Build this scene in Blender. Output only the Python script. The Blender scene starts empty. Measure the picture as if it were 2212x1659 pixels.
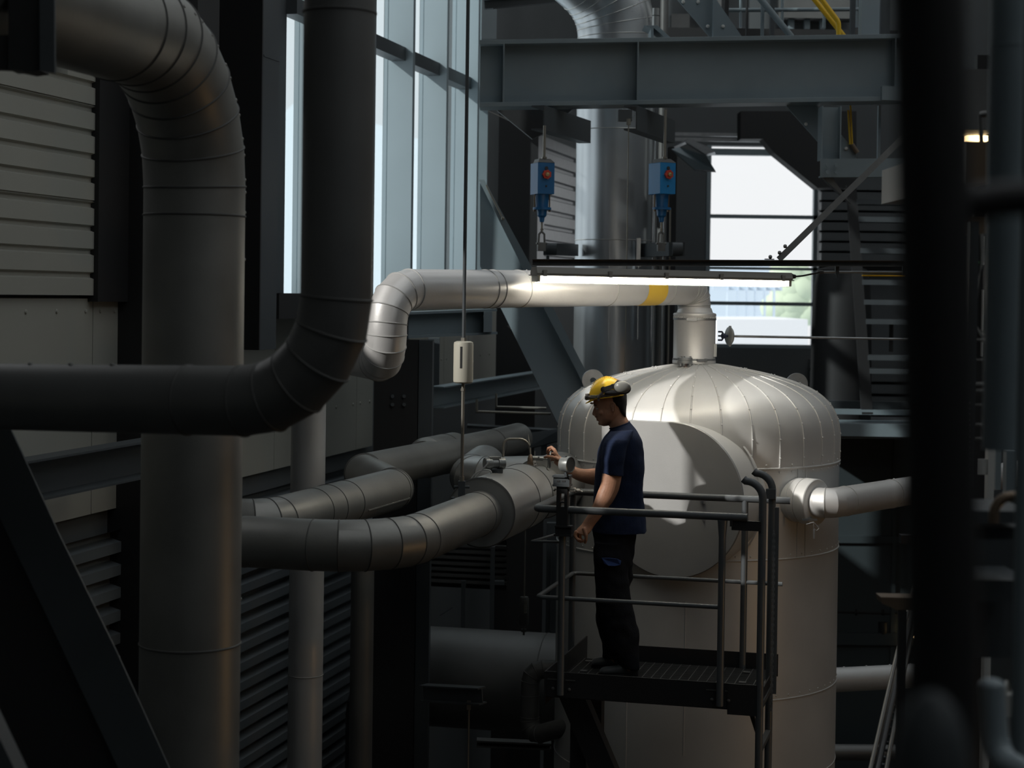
import bpy, bmesh, math, random
from mathutils import Vector, Matrix, Quaternion
random.seed(7)
PI = math.pi
# ---------------------------------------------------------------- camera, world, sun, exposure
SC = bpy.context.scene
COL = SC.collection
FPX, CX, YA = 3900.0, 1106.0, 708.0
ROLL, PITCH = 0.0135, math.radians(1.0)
EYE = Vector((0, 0, 7.0))
RC = Matrix.Rotation(PI/2 - PITCH, 3, 'X') @ Matrix.Rotation(ROLL, 3, 'Z')
cam_data = bpy.data.cameras.new('camera')
cam = bpy.data.objects.new('camera', cam_data); COL.objects.link(cam)
cam.matrix_world = Matrix.Translation(EYE) @ RC.to_4x4()
cam_data.sensor_width = 36.0
cam_data.lens = 36.0*FPX/2212.0
cam_data.shift_y = (YA - 829.5)/2212.0
cam_data.clip_start = 0.1; cam_data.clip_end = 400
cam_data.dof.use_dof = True
cam_data.dof.focus_distance = 11.3
cam_data.dof.aperture_fstop = 3.2
SC.camera = cam
SC.view_settings.view_transform = 'Standard'
SC.view_settings.look = 'None'
SC.view_settings.gamma = 1.0
SC.view_settings.exposure = 0.0
SC.view_settings.use_curve_mapping = False
SC.cycles.use_denoising = True
SC.cycles.max_bounces = 7
SC.cycles.diffuse_bounces = 4
SC.cycles.glossy_bounces = 4
SC.cycles.transparent_max_bounces = 12
SC.cycles.sample_clamp_indirect = 3.0
SC.cycles.caustics_reflective = False
SC.cycles.caustics_refractive = False

W = bpy.data.worlds.new('sky'); SC.world = W; W.use_nodes = True
_nt = W.node_tree
_bg = _nt.nodes['Background']
_tc = _nt.nodes.new('ShaderNodeTexCoord'); _sp = _nt.nodes.new('ShaderNodeSeparateXYZ')
_rp = _nt.nodes.new('ShaderNodeValToRGB')
_nt.links.new(_tc.outputs['Generated'], _sp.inputs[0]); _nt.links.new(_sp.outputs['Z'], _rp.inputs[0])
_nt.links.new(_rp.outputs[0], _bg.inputs[0])
_e = _rp.color_ramp.elements
_e[0].position = 0.0; _e[0].color = (0.89, 0.90, 0.905, 1)
_e[1].position = 0.35; _e[1].color = (0.97, 0.98, 0.99, 1)
_bg.inputs[1].default_value = 1.05
W.cycles.sampling_method = 'MANUAL'; W.cycles.sample_map_resolution = 256

SUN_T = Vector((0.76, 0.43, -0.48)).normalized()      # the way the sunlight travels
_sd = bpy.data.lights.new('sun', 'SUN'); _sd.energy = 3.0; _sd.angle = math.radians(0.9); _sd.color = (1.0, 0.96, 0.90)
sun = bpy.data.objects.new('sun', _sd); COL.objects.link(sun)
sun.rotation_euler = SUN_T.to_track_quat('-Z', 'Y').to_euler(); sun.location = (-8, -8, 20)

# ---------------------------------------------------------------- from pixels to places
def ray(x, y):
    return RC @ Vector(((x-CX)/FPX, -(y-YA)/FPX, -1.0))
def P(x, y, D):
    return EYE + ray(x, y)*D
def PZ(x, y, z):
    r = ray(x, y); return EYE + r*((z-EYE.z)/r.z)
def PPL(x, y, q, n):
    r = ray(x, y); return EYE + r*((q-EYE).dot(n)/r.dot(n))
def V(x, y, z): return Vector((x, y, z))
ANG = math.atan(0.2493)
WU = V(math.sin(ANG), math.cos(ANG), 0); WN = V(math.cos(ANG), -math.sin(ANG), 0); W0 = V(-5.576, 0, 0)
def WL(s, n, z): return W0 + WU*s + WN*n + V(0, 0, z)
def WS(x, y, n=0.0):
    p = PPL(x, y, W0+WN*n, WN); return (p-W0).dot(WU), p.z

# ---------------------------------------------------------------- mesh builder
class MB:
    def __init__(s): s.v = []; s.f = []; s.bf = set()
    def add(s, vs, fs):
        o = len(s.v); s.v += [Vector(p) for p in vs]; s.f += [tuple(i+o for i in f) for f in fs]
    def hexa(s, p):
        s.add(p, [(0,3,2,1),(4,5,6,7),(0,1,5,4),(1,2,6,5),(2,3,7,6),(3,0,4,7)]); return s
    def ob(s, c, a, b, d):           # centre and three half vectors
        q = [c-a-b-d, c+a-b-d, c+a+b-d, c-a+b-d, c-a-b+d, c+a-b+d, c+a+b+d, c-a+b+d]
        if a.cross(b).dot(d) < 0: q = [q[1],q[0],q[3],q[2],q[5],q[4],q[7],q[6]]
        return s.hexa(q)
    def box(s, lo, hi):
        c = (Vector(lo)+Vector(hi))/2; h = (Vector(hi)-Vector(lo))/2
        return s.ob(c, V(h.x,0,0), V(0,h.y,0), V(0,0,h.z))
    def prism(s, pts, ext):
        n = len(pts); pts = [Vector(p) for p in pts]
        nn = Vector((0,0,0))
        for i in range(n): nn += pts[i].cross(pts[(i+1)%n])
        if nn.dot(ext) > 0: pts = pts[::-1]
        s.add(pts+[p+ext for p in pts], [tuple(range(n)), tuple(range(2*n-1, n-1, -1))] + [(i, i+n, (i+1)%n+n, (i+1)%n) for i in range(n)])
        return s
    def sweep(s, pts, r, n=32, cap=True, bead=None, beads=None, up=None):
        """tube with mitred joints; r number or list; beads: indexes with a raised seam"""
        pts = [Vector(p) for p in pts]; m = len(pts)
        rs = r if isinstance(r, (list, tuple)) else [r]*m
        d = (pts[1]-pts[0]).normalized()
        u = d.orthogonal().normalized() if up is None else (up-d*up.dot(d)).normalized()
        rings = []
        for i in range(m):
            din = (pts[i]-pts[i-1]).normalized() if i else d
            dout = (pts[i+1]-pts[i]).normalized() if i < m-1 else din
            w = din.cross(u)
            bn = (din+dout).normalized() if (din+dout).length > 1e-6 else din
            k = din.dot(bn)
            ring = []
            for j in range(n):
                a = 2*PI*j/n
                vv = (u*math.cos(a)+w*math.sin(a))*rs[i]
                ring.append(pts[i]+vv-din*(vv.dot(bn)/k))
            rings.append((ring, bn))
            q = din.rotation_difference(dout); u = (q @ u); u = (u-dout*u.dot(dout)).normalized()
        o = len(s.v)
        for rg, _ in rings: s.v += rg
        for i in range(m-1):
            for j in range(n):
                k = (j+1) % n
                s.f.append((o+i*n+j, o+i*n+k, o+(i+1)*n+k, o+(i+1)*n+j))
        if cap:
            s.f.append(tuple(o+j for j in range(n-1, -1, -1))); s.f.append(tuple(o+(m-1)*n+j for j in range(n)))
        if bead:
            for i in (beads if beads is not None else range(1, m-1)):
                s.bead(rings[i][0], pts[i], rings[i][1], bead)
        return s
    def bead(s, ring, c, nrm, h):
        n = len(ring); o = len(s.v)
        for p in ring:
            q = (p-c).normalized()
            s.v += [p-nrm*h*1.1-q*h*0.3, p-nrm*h*0.4+q*h*0.8, p+nrm*h*0.4+q*h*0.8, p+nrm*h*1.1-q*h*0.3]
        for j in range(n):
            k = (j+1) % n
            for e in range(3): s.bf.add(len(s.f)); s.f.append((o+4*j+e, o+4*k+e, o+4*k+e+1, o+4*j+e+1))
    def ringbead(s, c, axis, r, h, n=48):
        axis = axis.normalized(); u = axis.orthogonal().normalized(); w = axis.cross(u)
        s.bead([c+(u*math.cos(2*PI*j/n)+w*math.sin(2*PI*j/n))*r for j in range(n)], c, axis, h); return s
    def cyl(s, a, b, r, r2=None, n=24):
        return s.sweep([a, b], [r, r if r2 is None else r2], n)
    def lathe(s, c, axis, prof, n=48, cap=True, a0=0, a1=2*PI):
        axis = axis.normalized(); u = axis.orthogonal().normalized(); w = axis.cross(u)
        o = len(s.v); m = len(prof); full = abs(a1-a0-2*PI) < 1e-6; nn = n if full else n+1
        for (r, t) in prof:
            for j in range(nn):
                a = a0+(a1-a0)*j/n; s.v.append(c+axis*t+(u*math.cos(a)+w*math.sin(a))*r)
        for i in range(m-1):
            for j in range(n):
                k = (j+1) % nn
                s.f.append((o+i*nn+j, o+i*nn+k, o+(i+1)*nn+k, o+(i+1)*nn+j))
        if cap and full:
            s.f.append(tuple(o+j for j in range(n-1, -1, -1))); s.f.append(tuple(o+(m-1)*n+j for j in range(n)))
        return s
    def ell(s, c, a, b, d, nu=16, nv=10):
        """ellipsoid with three half axes"""
        o = len(s.v)
        for i in range(1, nv):
            t = PI*i/nv
            for j in range(nu):
                f = 2*PI*j/nu; s.v.append(c+a*math.sin(t)*math.cos(f)+b*math.sin(t)*math.sin(f)+d*math.cos(t))
        s.v += [c+d, c-d]; T = o+(nv-1)*nu
        for i in range(nv-2):
            for j in range(nu):
                k = (j+1) % nu; s.f.append((o+i*nu+j, o+(i+1)*nu+j, o+(i+1)*nu+k, o+i*nu+k))
        for j in range(nu):
            k = (j+1) % nu; s.f.append((T, o+j, o+k)); s.f.append((T+1, o+(nv-2)*nu+k, o+(nv-2)*nu+j))
        return s
    def dot(s, p, nrm, r=0.008):
        u = nrm.orthogonal().normalized()*r; w = nrm.cross(u).normalized()*r
        return s.ell(p, u, w, nrm.normalized()*r*0.7, 8, 4)
    def nut(s, a, b, r): return s.sweep([a, b], r, 6)
    def ibeam(s, a, b, up, h, w, tf=0.02, tw=0.014):
        d = (b-a); L = d.length; d.normalize(); up = (up-d*up.dot(d)).normalized(); sd = d.cross(up); c = (a+b)/2; hd = d*L/2
        s.ob(c+up*(h/2-tf/2), hd, sd*w/2, up*tf/2); s.ob(c-up*(h/2-tf/2), hd, sd*w/2, up*tf/2)
        s.ob(c, hd, sd*tw/2, up*(h/2-tf)); return s
    def chan(s, a, b, up, h, w, side=1, tf=0.012, tw=0.01):
        d = (b-a); L = d.length; d.normalize(); up = (up-d*up.dot(d)).normalized(); sd = d.cross(up)*side; c = (a+b)/2; hd = d*L/2
        s.ob(c+up*(h/2-tf/2)+sd*w/2, hd, sd*w/2, up*tf/2); s.ob(c-up*(h/2-tf/2)+sd*w/2, hd, sd*w/2, up*tf/2)
        s.ob(c+sd*tw/2, hd, sd*tw/2, up*(h/2-tf)); return s

LOCS = {}; SEAM = {}
def mk(name, mb, mat, origin=None, smooth=30, bevel=0.0):
    me = bpy.data.meshes.new(name)
    if origin is None: origin = Vector((0, 0, 0))
    me.from_pydata([tuple(v-origin) for v in mb.v], [], mb.f)
    me.update()
    me.materials.append(mat)
    sm = SEAM.get(mat.name)
    if sm and mb.bf:
        me.materials.append(sm)
        for i in mb.bf: me.polygons[i].material_index = 1
    ob = bpy.data.objects.new(name, me); COL.objects.link(ob)
    if smooth:
        me.polygons.foreach_set('use_smooth', [True]*len(me.polygons))
        me.set_sharp_from_angle(angle=math.radians(smooth))
    if bevel:
        m = ob.modifiers.new('bevel', 'BEVEL'); m.width = bevel; m.segments = 2; m.limit_method = 'ANGLE'
    return ob
def tag(o, label=None, cat=None, group=None, kind=None):
    if label: o['label'] = label
    if cat: o['category'] = cat
    if group: o['group'] = group
    if kind: o['kind'] = kind
    return o
def thing(name, label, cat, loc, group=None, kind=None):
    o = bpy.data.objects.new(name, None); COL.objects.link(o); o.empty_display_size = 0.1
    o.location = loc; LOCS[o] = Vector(loc); tag(o, label, cat, group, kind); return o
def part(name, mb, mat, parent, label=None, smooth=30, bevel=0.0):
    org = LOCS[parent]
    o = mk(name, mb, mat, org, smooth, bevel); o.parent = parent; LOCS[o] = org
    if label: o['label'] = label
    return o
def single(name, mb, mat, label, cat, group=None, kind=None, smooth=30, bevel=0.0):
    n = len(mb.v); c = sum(mb.v, Vector((0,0,0)))/n; c.z = min(v.z for v in mb.v)
    o = mk(name, mb, mat, c, smooth, bevel); o.location = c; LOCS[o] = c
    return tag(o, label, cat, group, kind)
def islands(mb):
    p = list(range(len(mb.v)))
    def find(i):
        while p[i] != i: p[i] = p[p[i]]; i = p[i]
        return i
    for f in mb.f:
        r = find(f[0])
        for j in f[1:]: p[find(j)] = r
    out = {}
    for f in mb.f: out.setdefault(find(f[0]), []).append(f)
    res = []
    for fs in out.values():
        ids = sorted({i for f in fs for i in f}); mp_ = {i: k for k, i in enumerate(ids)}
        m = MB(); m.v = [mb.v[i] for i in ids]; m.f = [tuple(mp_[i] for i in f) for f in fs]; res.append(m)
    return res
def parts(name, mb, mat, parent, **k): return [part(name, m, mat, parent, **k) for m in islands(mb)]
def struct(name, mb, mat, smooth=30):
    o = mk(name, mb, mat, None, smooth); o['kind'] = 'structure'; LOCS[o] = Vector((0,0,0)); return o
def dup(root, off, label=None, group=None):
    def cp(o, par):
        c = o.copy(); COL.objects.link(c); c.parent = par
        for ch in list(o.children): cp(ch, c)
        return c
    r = cp(root, None); r.location = root.location + Vector(off)
    if label: r['label'] = label
    if group: r['group'] = group
    return r
def arc(pts, R, n):
    """polyline with every inner corner replaced by n mitred segments of bend radius R (number or list)"""
    pts = [Vector(p) for p in pts]; out = [pts[0]]; joints = []
    Rs = R if isinstance(R, (list, tuple)) else [R]*(len(pts)-2)
    for i in range(1, len(pts)-1):
        a = (pts[i-1]-pts[i]).normalized(); b = (pts[i+1]-pts[i]).normalized()
        th = a.angle(b); rr = Rs[i-1]
        t = rr/math.tan(th/2)
        p0 = pts[i]+a*t; ctr = pts[i]+(a+b).normalized()*(rr/math.sin(th/2))
        v0 = p0-ctr; ax = a.cross(b).normalized(); tot = PI-th
        for k in range(n+1):
            q = Quaternion(ax, -tot*k/n); joints.append(len(out)); out.append(ctr+(q @ v0))
    out.append(pts[-1]); return out, joints

# ---------------------------------------------------------------- materials
def mat(name, col, rough=0.5, metal=0.0, noise=0.0, nscale=6.0, bump=0.0, bscale=40.0, spec=0.5, stretch=(1,1,1), col2=None):
    m = bpy.data.materials.new(name); m.use_nodes = True; nt = m.node_tree; b = nt.nodes['Principled BSDF']
    b.inputs['Base Color'].default_value = (*col, 1); b.inputs['Roughness'].default_value = rough; b.inputs['Metallic'].default_value = metal
    b.inputs['Specular IOR Level'].default_value = spec
    tc = nt.nodes.new('ShaderNodeTexCoord'); mp = nt.nodes.new('ShaderNodeMapping'); mp.inputs['Scale'].default_value = stretch
    nt.links.new(tc.outputs['Object'], mp.inputs[0])
    if noise:
        n = nt.nodes.new('ShaderNodeTexNoise'); n.inputs['Scale'].default_value = nscale; n.inputs['Detail'].default_value = 5
        nt.links.new(mp.outputs[0], n.inputs['Vector'])
        r = nt.nodes.new('ShaderNodeValToRGB'); e = r.color_ramp.elements
        c2 = col2 or tuple(c*(1-noise) for c in col)
        e[0].position = 0.32; e[0].color = (*c2, 1); e[1].position = 0.68; e[1].color = (*tuple(min(1, c*(1+noise*0.6)) for c in col), 1)
        nt.links.new(n.outputs['Fac'], r.inputs[0]); nt.links.new(r.outputs[0], b.inputs['Base Color'])
        mr = nt.nodes.new('ShaderNodeMapRange'); mr.inputs['To Min'].default_value = max(0.02, rough-0.08); mr.inputs['To Max'].default_value = min(1, rough+0.08)
        nt.links.new(n.outputs['Fac'], mr.inputs['Value']); nt.links.new(mr.outputs[0], b.inputs['Roughness'])
    if bump:
        n2 = nt.nodes.new('ShaderNodeTexNoise'); n2.inputs['Scale'].default_value = bscale; n2.inputs['Detail'].default_value = 3
        nt.links.new(mp.outputs[0], n2.inputs['Vector'])
        bp = nt.nodes.new('ShaderNodeBump'); bp.inputs['Strength'].default_value = bump; bp.inputs['Distance'].default_value = 0.01
        nt.links.new(n2.outputs['Fac'], bp.inputs['Height']); nt.links.new(bp.outputs[0], b.inputs['Normal'])
    return m
def emis(name, col, s):
    m = bpy.data.materials.new(name); m.use_nodes = True; nt = m.node_tree
    b = nt.nodes['Principled BSDF']; b.inputs['Base Color'].default_value = (*col, 1)
    b.inputs['Emission Color'].default_value = (*col, 1); b.inputs['Emission Strength'].default_value = s
    return m
def glassm(name, tint, mix):
    m = bpy.data.materials.new(name); m.use_nodes = True; nt = m.node_tree
    nt.nodes.remove(nt.nodes['Principled BSDF']); out = nt.nodes['Material Output']
    t = nt.nodes.new('ShaderNodeBsdfTransparent'); t.inputs[0].default_value = (*tint, 1)
    g = nt.nodes.new('ShaderNodeBsdfGlossy'); g.inputs['Roughness'].default_value = 0.05; g.inputs[0].default_value = (0.8, 0.9, 0.95, 1)
    x = nt.nodes.new('ShaderNodeMixShader'); x.inputs[0].default_value = mix
    nt.links.new(t.outputs[0], x.inputs[1]); nt.links.new(g.outputs[0], x.inputs[2]); nt.links.new(x.outputs[0], out.inputs[0])
    return m
M = {}
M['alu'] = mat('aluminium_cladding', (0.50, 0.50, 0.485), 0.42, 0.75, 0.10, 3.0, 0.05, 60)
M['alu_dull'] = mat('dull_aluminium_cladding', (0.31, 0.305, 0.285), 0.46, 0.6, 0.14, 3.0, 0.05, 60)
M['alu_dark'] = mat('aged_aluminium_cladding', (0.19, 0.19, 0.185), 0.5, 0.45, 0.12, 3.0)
M['tank'] = mat('tank_aluminium', (0.70, 0.695, 0.68), 0.46, 0.25, 0.06, 2.5, 0.04, 50)
M['pipe_white'] = mat('pale_pipe_cladding', (0.72, 0.71, 0.70), 0.42, 0.4, 0.05, 4, 0.04, 60)
M['stack'] = mat('stack_aluminium', (0.60, 0.62, 0.64), 0.30, 0.85, 0.08, 1.5)
M['steel'] = mat('grey_blue_steel_paint', (0.25, 0.305, 0.33), 0.42, 0.0, 0.10, 2.0)
M['fin'] = mat('pale_blue_steel_paint', (0.31, 0.37, 0.40), 0.45, 0.0, 0.05, 1.0)
M['steel_dk'] = mat('dark_steel_paint', (0.075, 0.085, 0.092), 0.5, 0.0, 0.12, 2.0)
M['rail'] = mat('grey_handrail_paint', (0.12, 0.13, 0.137), 0.38, 0.1, 0.1, 5.0)
M['black'] = mat('black_steel', (0.022, 0.022, 0.023), 0.6)
M['panel'] = mat('off_white_wall_panel', (0.40, 0.40, 0.355), 0.55, 0.0, 0.05, 1.0)
M['panel_dk'] = mat('dark_wall_panel', (0.12, 0.13, 0.135), 0.6, 0.0, 0.12, 0.7)
M['louvre'] = mat('dark_blue_louvre', (0.15, 0.17, 0.185), 0.5, 0.0, 0.06, 1.0)
M['cover'] = mat('grey_cover_sheet', (0.46, 0.46, 0.455), 0.5, 0.2, 0.05, 4, 0.1, 260)
M['hall'] = mat('light_grey_hall_panel', (0.36, 0.37, 0.37), 0.7, 0, 0.05, 0.5)
M['partition'] = mat('dark_teal_partition', (0.062, 0.078, 0.085), 0.55, 0, 0.12, 0.8)
M['conc'] = mat('concrete', (0.07, 0.069, 0.067), 0.8, 0.0, 0.2, 2.0)
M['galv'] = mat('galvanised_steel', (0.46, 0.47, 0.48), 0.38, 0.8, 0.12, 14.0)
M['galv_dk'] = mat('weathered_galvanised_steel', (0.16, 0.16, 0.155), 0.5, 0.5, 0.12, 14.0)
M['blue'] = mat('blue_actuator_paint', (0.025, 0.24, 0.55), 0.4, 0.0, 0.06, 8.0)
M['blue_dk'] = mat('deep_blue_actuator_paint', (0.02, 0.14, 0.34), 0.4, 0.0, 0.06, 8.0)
M['red'] = mat('red_knob', (0.62, 0.07, 0.04), 0.45)
M['brass'] = mat('brass', (0.62, 0.48, 0.24), 0.35, 0.8)
M['yellow'] = mat('yellow_paint', (0.86, 0.52, 0.02), 0.4)
M['tape'] = mat('yellow_marking_band', (0.80, 0.52, 0.07), 0.5)
M['lampgrey'] = mat('lamp_housing_grey', (0.34, 0.33, 0.30), 0.5)
M['white'] = mat('white_label', (0.75, 0.74, 0.70), 0.5)
M['ink'] = mat('label_ink', (0.04, 0.04, 0.04), 0.6)
M['valve'] = mat('dark_blue_valve', (0.02, 0.028, 0.06), 0.45)
M['pink'] = mat('primer_pink_pipe', (0.50, 0.38, 0.36), 0.5)
M['rod'] = mat('rod_steel', (0.33, 0.31, 0.27), 0.4, 0.6)
M['beige'] = mat('beige_spring_can', (0.52, 0.50, 0.42), 0.5)
M['bronze'] = mat('bronze_valve_body', (0.22, 0.16, 0.11), 0.42, 0.5)
M['gauge'] = mat('grey_gauge_case', (0.33, 0.34, 0.33), 0.35, 0.4)
M['cable'] = mat('pale_cable', (0.55, 0.55, 0.52), 0.5)
M['cable_dk'] = mat('dark_cable', (0.03, 0.03, 0.032), 0.5)
M['green'] = mat('green_wire', (0.15, 0.45, 0.18), 0.5)
M['tube'] = emis('lit_fluorescent_tube', (1.0, 0.93, 0.80), 21.0)
M['farlamp'] = emis('lit_far_lamp', (1.0, 0.72, 0.36), 6.0)
M['glass'] = glassm('window_glass', (0.99, 0.995, 1.0), 0.02)
M['tinted'] = glassm('tinted_window_glass', (0.85, 0.90, 0.92), 0.03)
_s1 = mat('dark_seam', (0.10, 0.10, 0.095), 0.6); _s2 = mat('grey_seam', (0.42, 0.42, 0.41), 0.5)
for k_ in ('alu', 'alu_dull', 'alu_dark'): SEAM[M[k_].name] = _s1
SEAM[M['pipe_white'].name] = _s2; SEAM[M['stack'].name] = _s2
M['frost'] = glassm('translucent_sheet', (0.92, 0.94, 0.95), 0.03)
M['lens'] = glassm('lamp_lens', (0.97, 0.97, 0.95), 0.06)
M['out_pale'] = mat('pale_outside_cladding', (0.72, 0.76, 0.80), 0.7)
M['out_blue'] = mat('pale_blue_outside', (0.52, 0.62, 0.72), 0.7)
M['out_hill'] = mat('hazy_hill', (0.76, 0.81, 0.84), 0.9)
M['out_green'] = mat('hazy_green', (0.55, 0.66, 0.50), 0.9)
# ---------------------------------------------------------------- the hall: floor, ceiling, walls
def wbox(mb, s0, s1, n0, n1, z0, z1):
    q = [WL(s, n, z) for z in (z0, z1) for (s, n) in ((s0, n0), (s0, n1), (s1, n1), (s1, n0))]
    return mb.hexa(q)
ZT = 17.0
Z_ = V(0, 0, 1)
def hall(z): return [WL(-6.3, -.3, z), V(12, -6.2, z), V(12, 29.3, z), WL(30.6, -.3, z)]
struct('floor', MB().prism(hall(-.2), Z_*.2), M['conc'])
ADDED_ROOFW = [(0.6, 3.0, -4.0, 26.0), (4.6, 7.4, -4.0, 26.0)]  # rooflights added out of view to brighten the hall
def slab_with_holes(mb, x0, x1, y0, y1, z, holes):
    x = x0
    for (a, b, c, d) in holes:
        mb.box((x, y0, z), (a, y1, z+.2)); mb.box((a, y0, z), (b, c, z+.2)); mb.box((a, d, z), (b, y1, z+.2)); x = b
    mb.box((x, y0, z), (x1, y1, z+.2))
mb = MB(); slab_with_holes(mb, 0.2, 12, -6.2, 29.3, ZT, ADDED_ROOFW); mb.prism([WL(-6.3, -.3, ZT), V(0.2, -6.2, ZT), V(0.2, 22.0, ZT), WL(22.9, -.3, ZT)], Z_*.2)
mb.prism([WL(22.9, -.3, ZT), V(0.2, 22.0, ZT), V(0.2, 29.3, ZT), V(WL(30.2, 0, 0).x, 29.3, ZT)], Z_*.2)
struct('ceiling', mb, M['hall'])
for (a, b, c, d) in ADDED_ROOFW: struct('added_roof_pane', MB().box((a, c, ZT+.1), (b, d, ZT+.11)), M['frost'])
ADDED_RW = (-5.0, 20.0, 13.0, 15.4)  # unseen window band, added as extra fill daylight from the right
struct('wall_right_lower', MB().box((8.99, -6, 0), (9.2, 31, 9)), M['steel_dk']).name = 'added_dark_base'  # unseen dark lower wall, added to cut light bouncing low in the hall
mb = MB(); mb.box((9, -6, 9), (9.2, 31, ADDED_RW[2])); mb.box((9, -6, ADDED_RW[3]), (9.2, 31, ZT)); mb.box((9, -6, ADDED_RW[2]), (9.2, ADDED_RW[0], ADDED_RW[3])); mb.box((9, ADDED_RW[1], ADDED_RW[2]), (9.2, 31, ADDED_RW[3]))
struct('wall_right', mb, M['hall'])
struct('added_fill_pane', MB().box((9.1, ADDED_RW[0], ADDED_RW[2]), (9.11, ADDED_RW[1], ADDED_RW[3])), M['frost'])
struct('added_dark_base', MB().box((-7.2, -6, 0), (9, -5.99, 8)), M['steel_dk'])  # dark facing added over the rear wall to dim the lower hall
struct('wall_rear', MB().box((-7.2, -6.2, 0), (12, -6, ZT)), M['hall'])
BW = 29.0                                                       # wall at the far end, with its window
xa, xb = P(1524, 500, BW).x, P(1770, 500, BW).x
za, zb = P(1650, 752, BW).z, P(1600, 315, BW).z
mb = MB(); mb.box((WL(BW/math.cos(ANG), 0, 0).x, BW, 0), (xa, BW+0.3, ZT)); mb.box((xb, BW, 0), (12, BW+0.3, ZT)); mb.box((xa, BW, 0), (xb, BW+0.3, za)); mb.box((xa, BW, zb), (xb, BW+0.3, ZT))
struct('wall_back', mb, M['panel_dk'])
mb = MB()
zz = lambda y: P(1640, y, BW).z
for y0, y1 in ((322, 336), (464, 472), (577, 583), (652, 660), (744, 752)):
    mb.box((xa, BW+0.02, zz(y1)), (xb, BW+0.16, zz(y0)))
for x0, x1 in ((1524, 1527), (1757, 1766)):
    mb.box((P(x0, 500, BW).x, BW+0.02, za), (P(x1, 500, BW).x, BW+0.16, zb))
o = struct('window_2', mb, M['steel'])
mb = MB().box((P(1525, 500, BW).x, BW-0.02, za), (P(1534, 500, BW).x, BW+0.30, zb)); part('window_jamb', mb, M['fin'], o)
part('window_pane', MB().box((xa, BW+0.2, za), (xb, BW+0.215, zb)), M['glass'], o)

S = lambda x, y, n=0.0: WS(x, y, n)[0]
ZS = 7.0                                                        # window sill height, level with the eye
s_c1 = S(236, 720); s_pier0 = S(563, 400, .65); s_pier1 = S(600, 400, .65); s_gl = S(606, 400)
s_end = S(1033, 300, .19)+0.1
# openings added further up the wall, out of view, shaped to aim sun patches
ADDED_SUNW = [(8.6, 9.56, 8.25, 9.25), (9.62, 10.40, 8.12, 9.6), (10.8, 11.34, 8.45, 9.1)]
mb = MB()
wbox(mb, -8, 31, -0.3, -0.001, 0, ZS)
cuts = sorted(ADDED_SUNW); s0 = -8
for (a, b, c, d) in cuts:
    wbox(mb, s0, a, -0.04, -0.001, ZS, ZT); wbox(mb, a, b, -0.04, -0.001, ZS, c); wbox(mb, a, b, -0.04, -0.001, d, ZT); s0 = b
wbox(mb, s0, s_gl, -0.04, -0.001, ZS, ZT); wbox(mb, s_end, 31, -0.3, -0.001, ZS, ZT)
wall_left = struct('wall_left', mb, M['panel_dk'])
# profiled white cladding, upper part
prof = []; z = 6.97
zt = 10.6; pitch = 0.6/4.08
while z < zt:
    pass
    for k in range(4):
        prof += [(0.10, z), (0.10, z+pitch*0.70), (0.075, z+pitch*0.76), (0.075, z+pitch*0.93), (0.10, z+pitch*0.99)]; z += pitch
    prof += [(0.10, z), (0.088, z+0.001), (0.088, z+0.008), (0.10, z+0.009)]; z += 0.01
def extrude_profile(mb, prof, s0, s1, nback=0.0):
    o = len(mb.v); n = len(prof)
    for s in (s0, s1): mb.v += [WL(s, a, b) for a, b in prof]
    for i in range(n-1): mb.f.append((o+i, o+i+1, o+n+i+1, o+n+i))
    for s in (0, n):   # close the ends to the wall
        b0 = len(mb.v); ss = s0 if s == 0 else s1; mb.v += [WL(ss, nback, prof[0][1]), WL(ss, nback, prof[-1][1])]
        mb.f.append(tuple([b0]+[o+s+i for i in range(n)]+[b0+1]))
    mb.f.append((o, o+n, len(mb.v)-2, len(mb.v)-4)); return mb
s_pc = S(207, 450, .1)
kc_ = max(i for i in range(len(prof)) if prof[i][1] < 8.40)
mbc = extrude_profile(MB(), prof[:kc_], 10.44, s_pc); extrude_profile(mbc, prof[kc_-1:], 11.38, s_pc)
o = struct('wall_left_profiled_cladding', mbc, M['panel'], 20)
o.name = 'wall_cladding_1'
# smooth white panels with screws below it
def wall_panels(name, edges, z0, z1, n=0.06):
    mb = MB()
    for a, b in zip(edges[:-1], edges[1:]):
        wbox(mb, a+0.004, b-0.004, 0, n, z0, z1)
        k = max(2, int((b-a)/0.35))
        for i in range(k):
            s = a+0.1+(b-a-0.2)*i/(k-1)
            for zq in (z0+0.42, z1-0.08): mb.dot(WL(s, n, zq), WN, 0.016)
    return struct(name, mb, M['panel'])
ZP = 5.58
wall_panels('wall_panel_1', [-3.0, -1.0, 1.0, 3.0, 5.0, 7.0, 9.0, S(178, 1100), s_c1+0.05], ZP, 6.95)
wall_panels('wall_panel_2', [S(380, 900), S(579, 780), S(757, 850), S(806, 850, .06)], ZP, 6.95)
wall_panels('wall_panel_3', [S(870, 850), S(905, 850), S(946, 850), S(1000, 800), S(1080, 800)+1.0], 5.9, 6.95)
# dark corrugated louvres near the floor
prof = []; z = 0.2
while z < 5.42:
    prof += [(0.10, z), (0.10, z+0.062), (0.02, z+0.085), (0.02, z+0.118), (0.10, z+0.145)]; z += 0.15
o = struct('wall_cladding_2', extrude_profile(MB(), prof, 2.0, S(880, 1300)), M['louvre'], 20)
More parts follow.
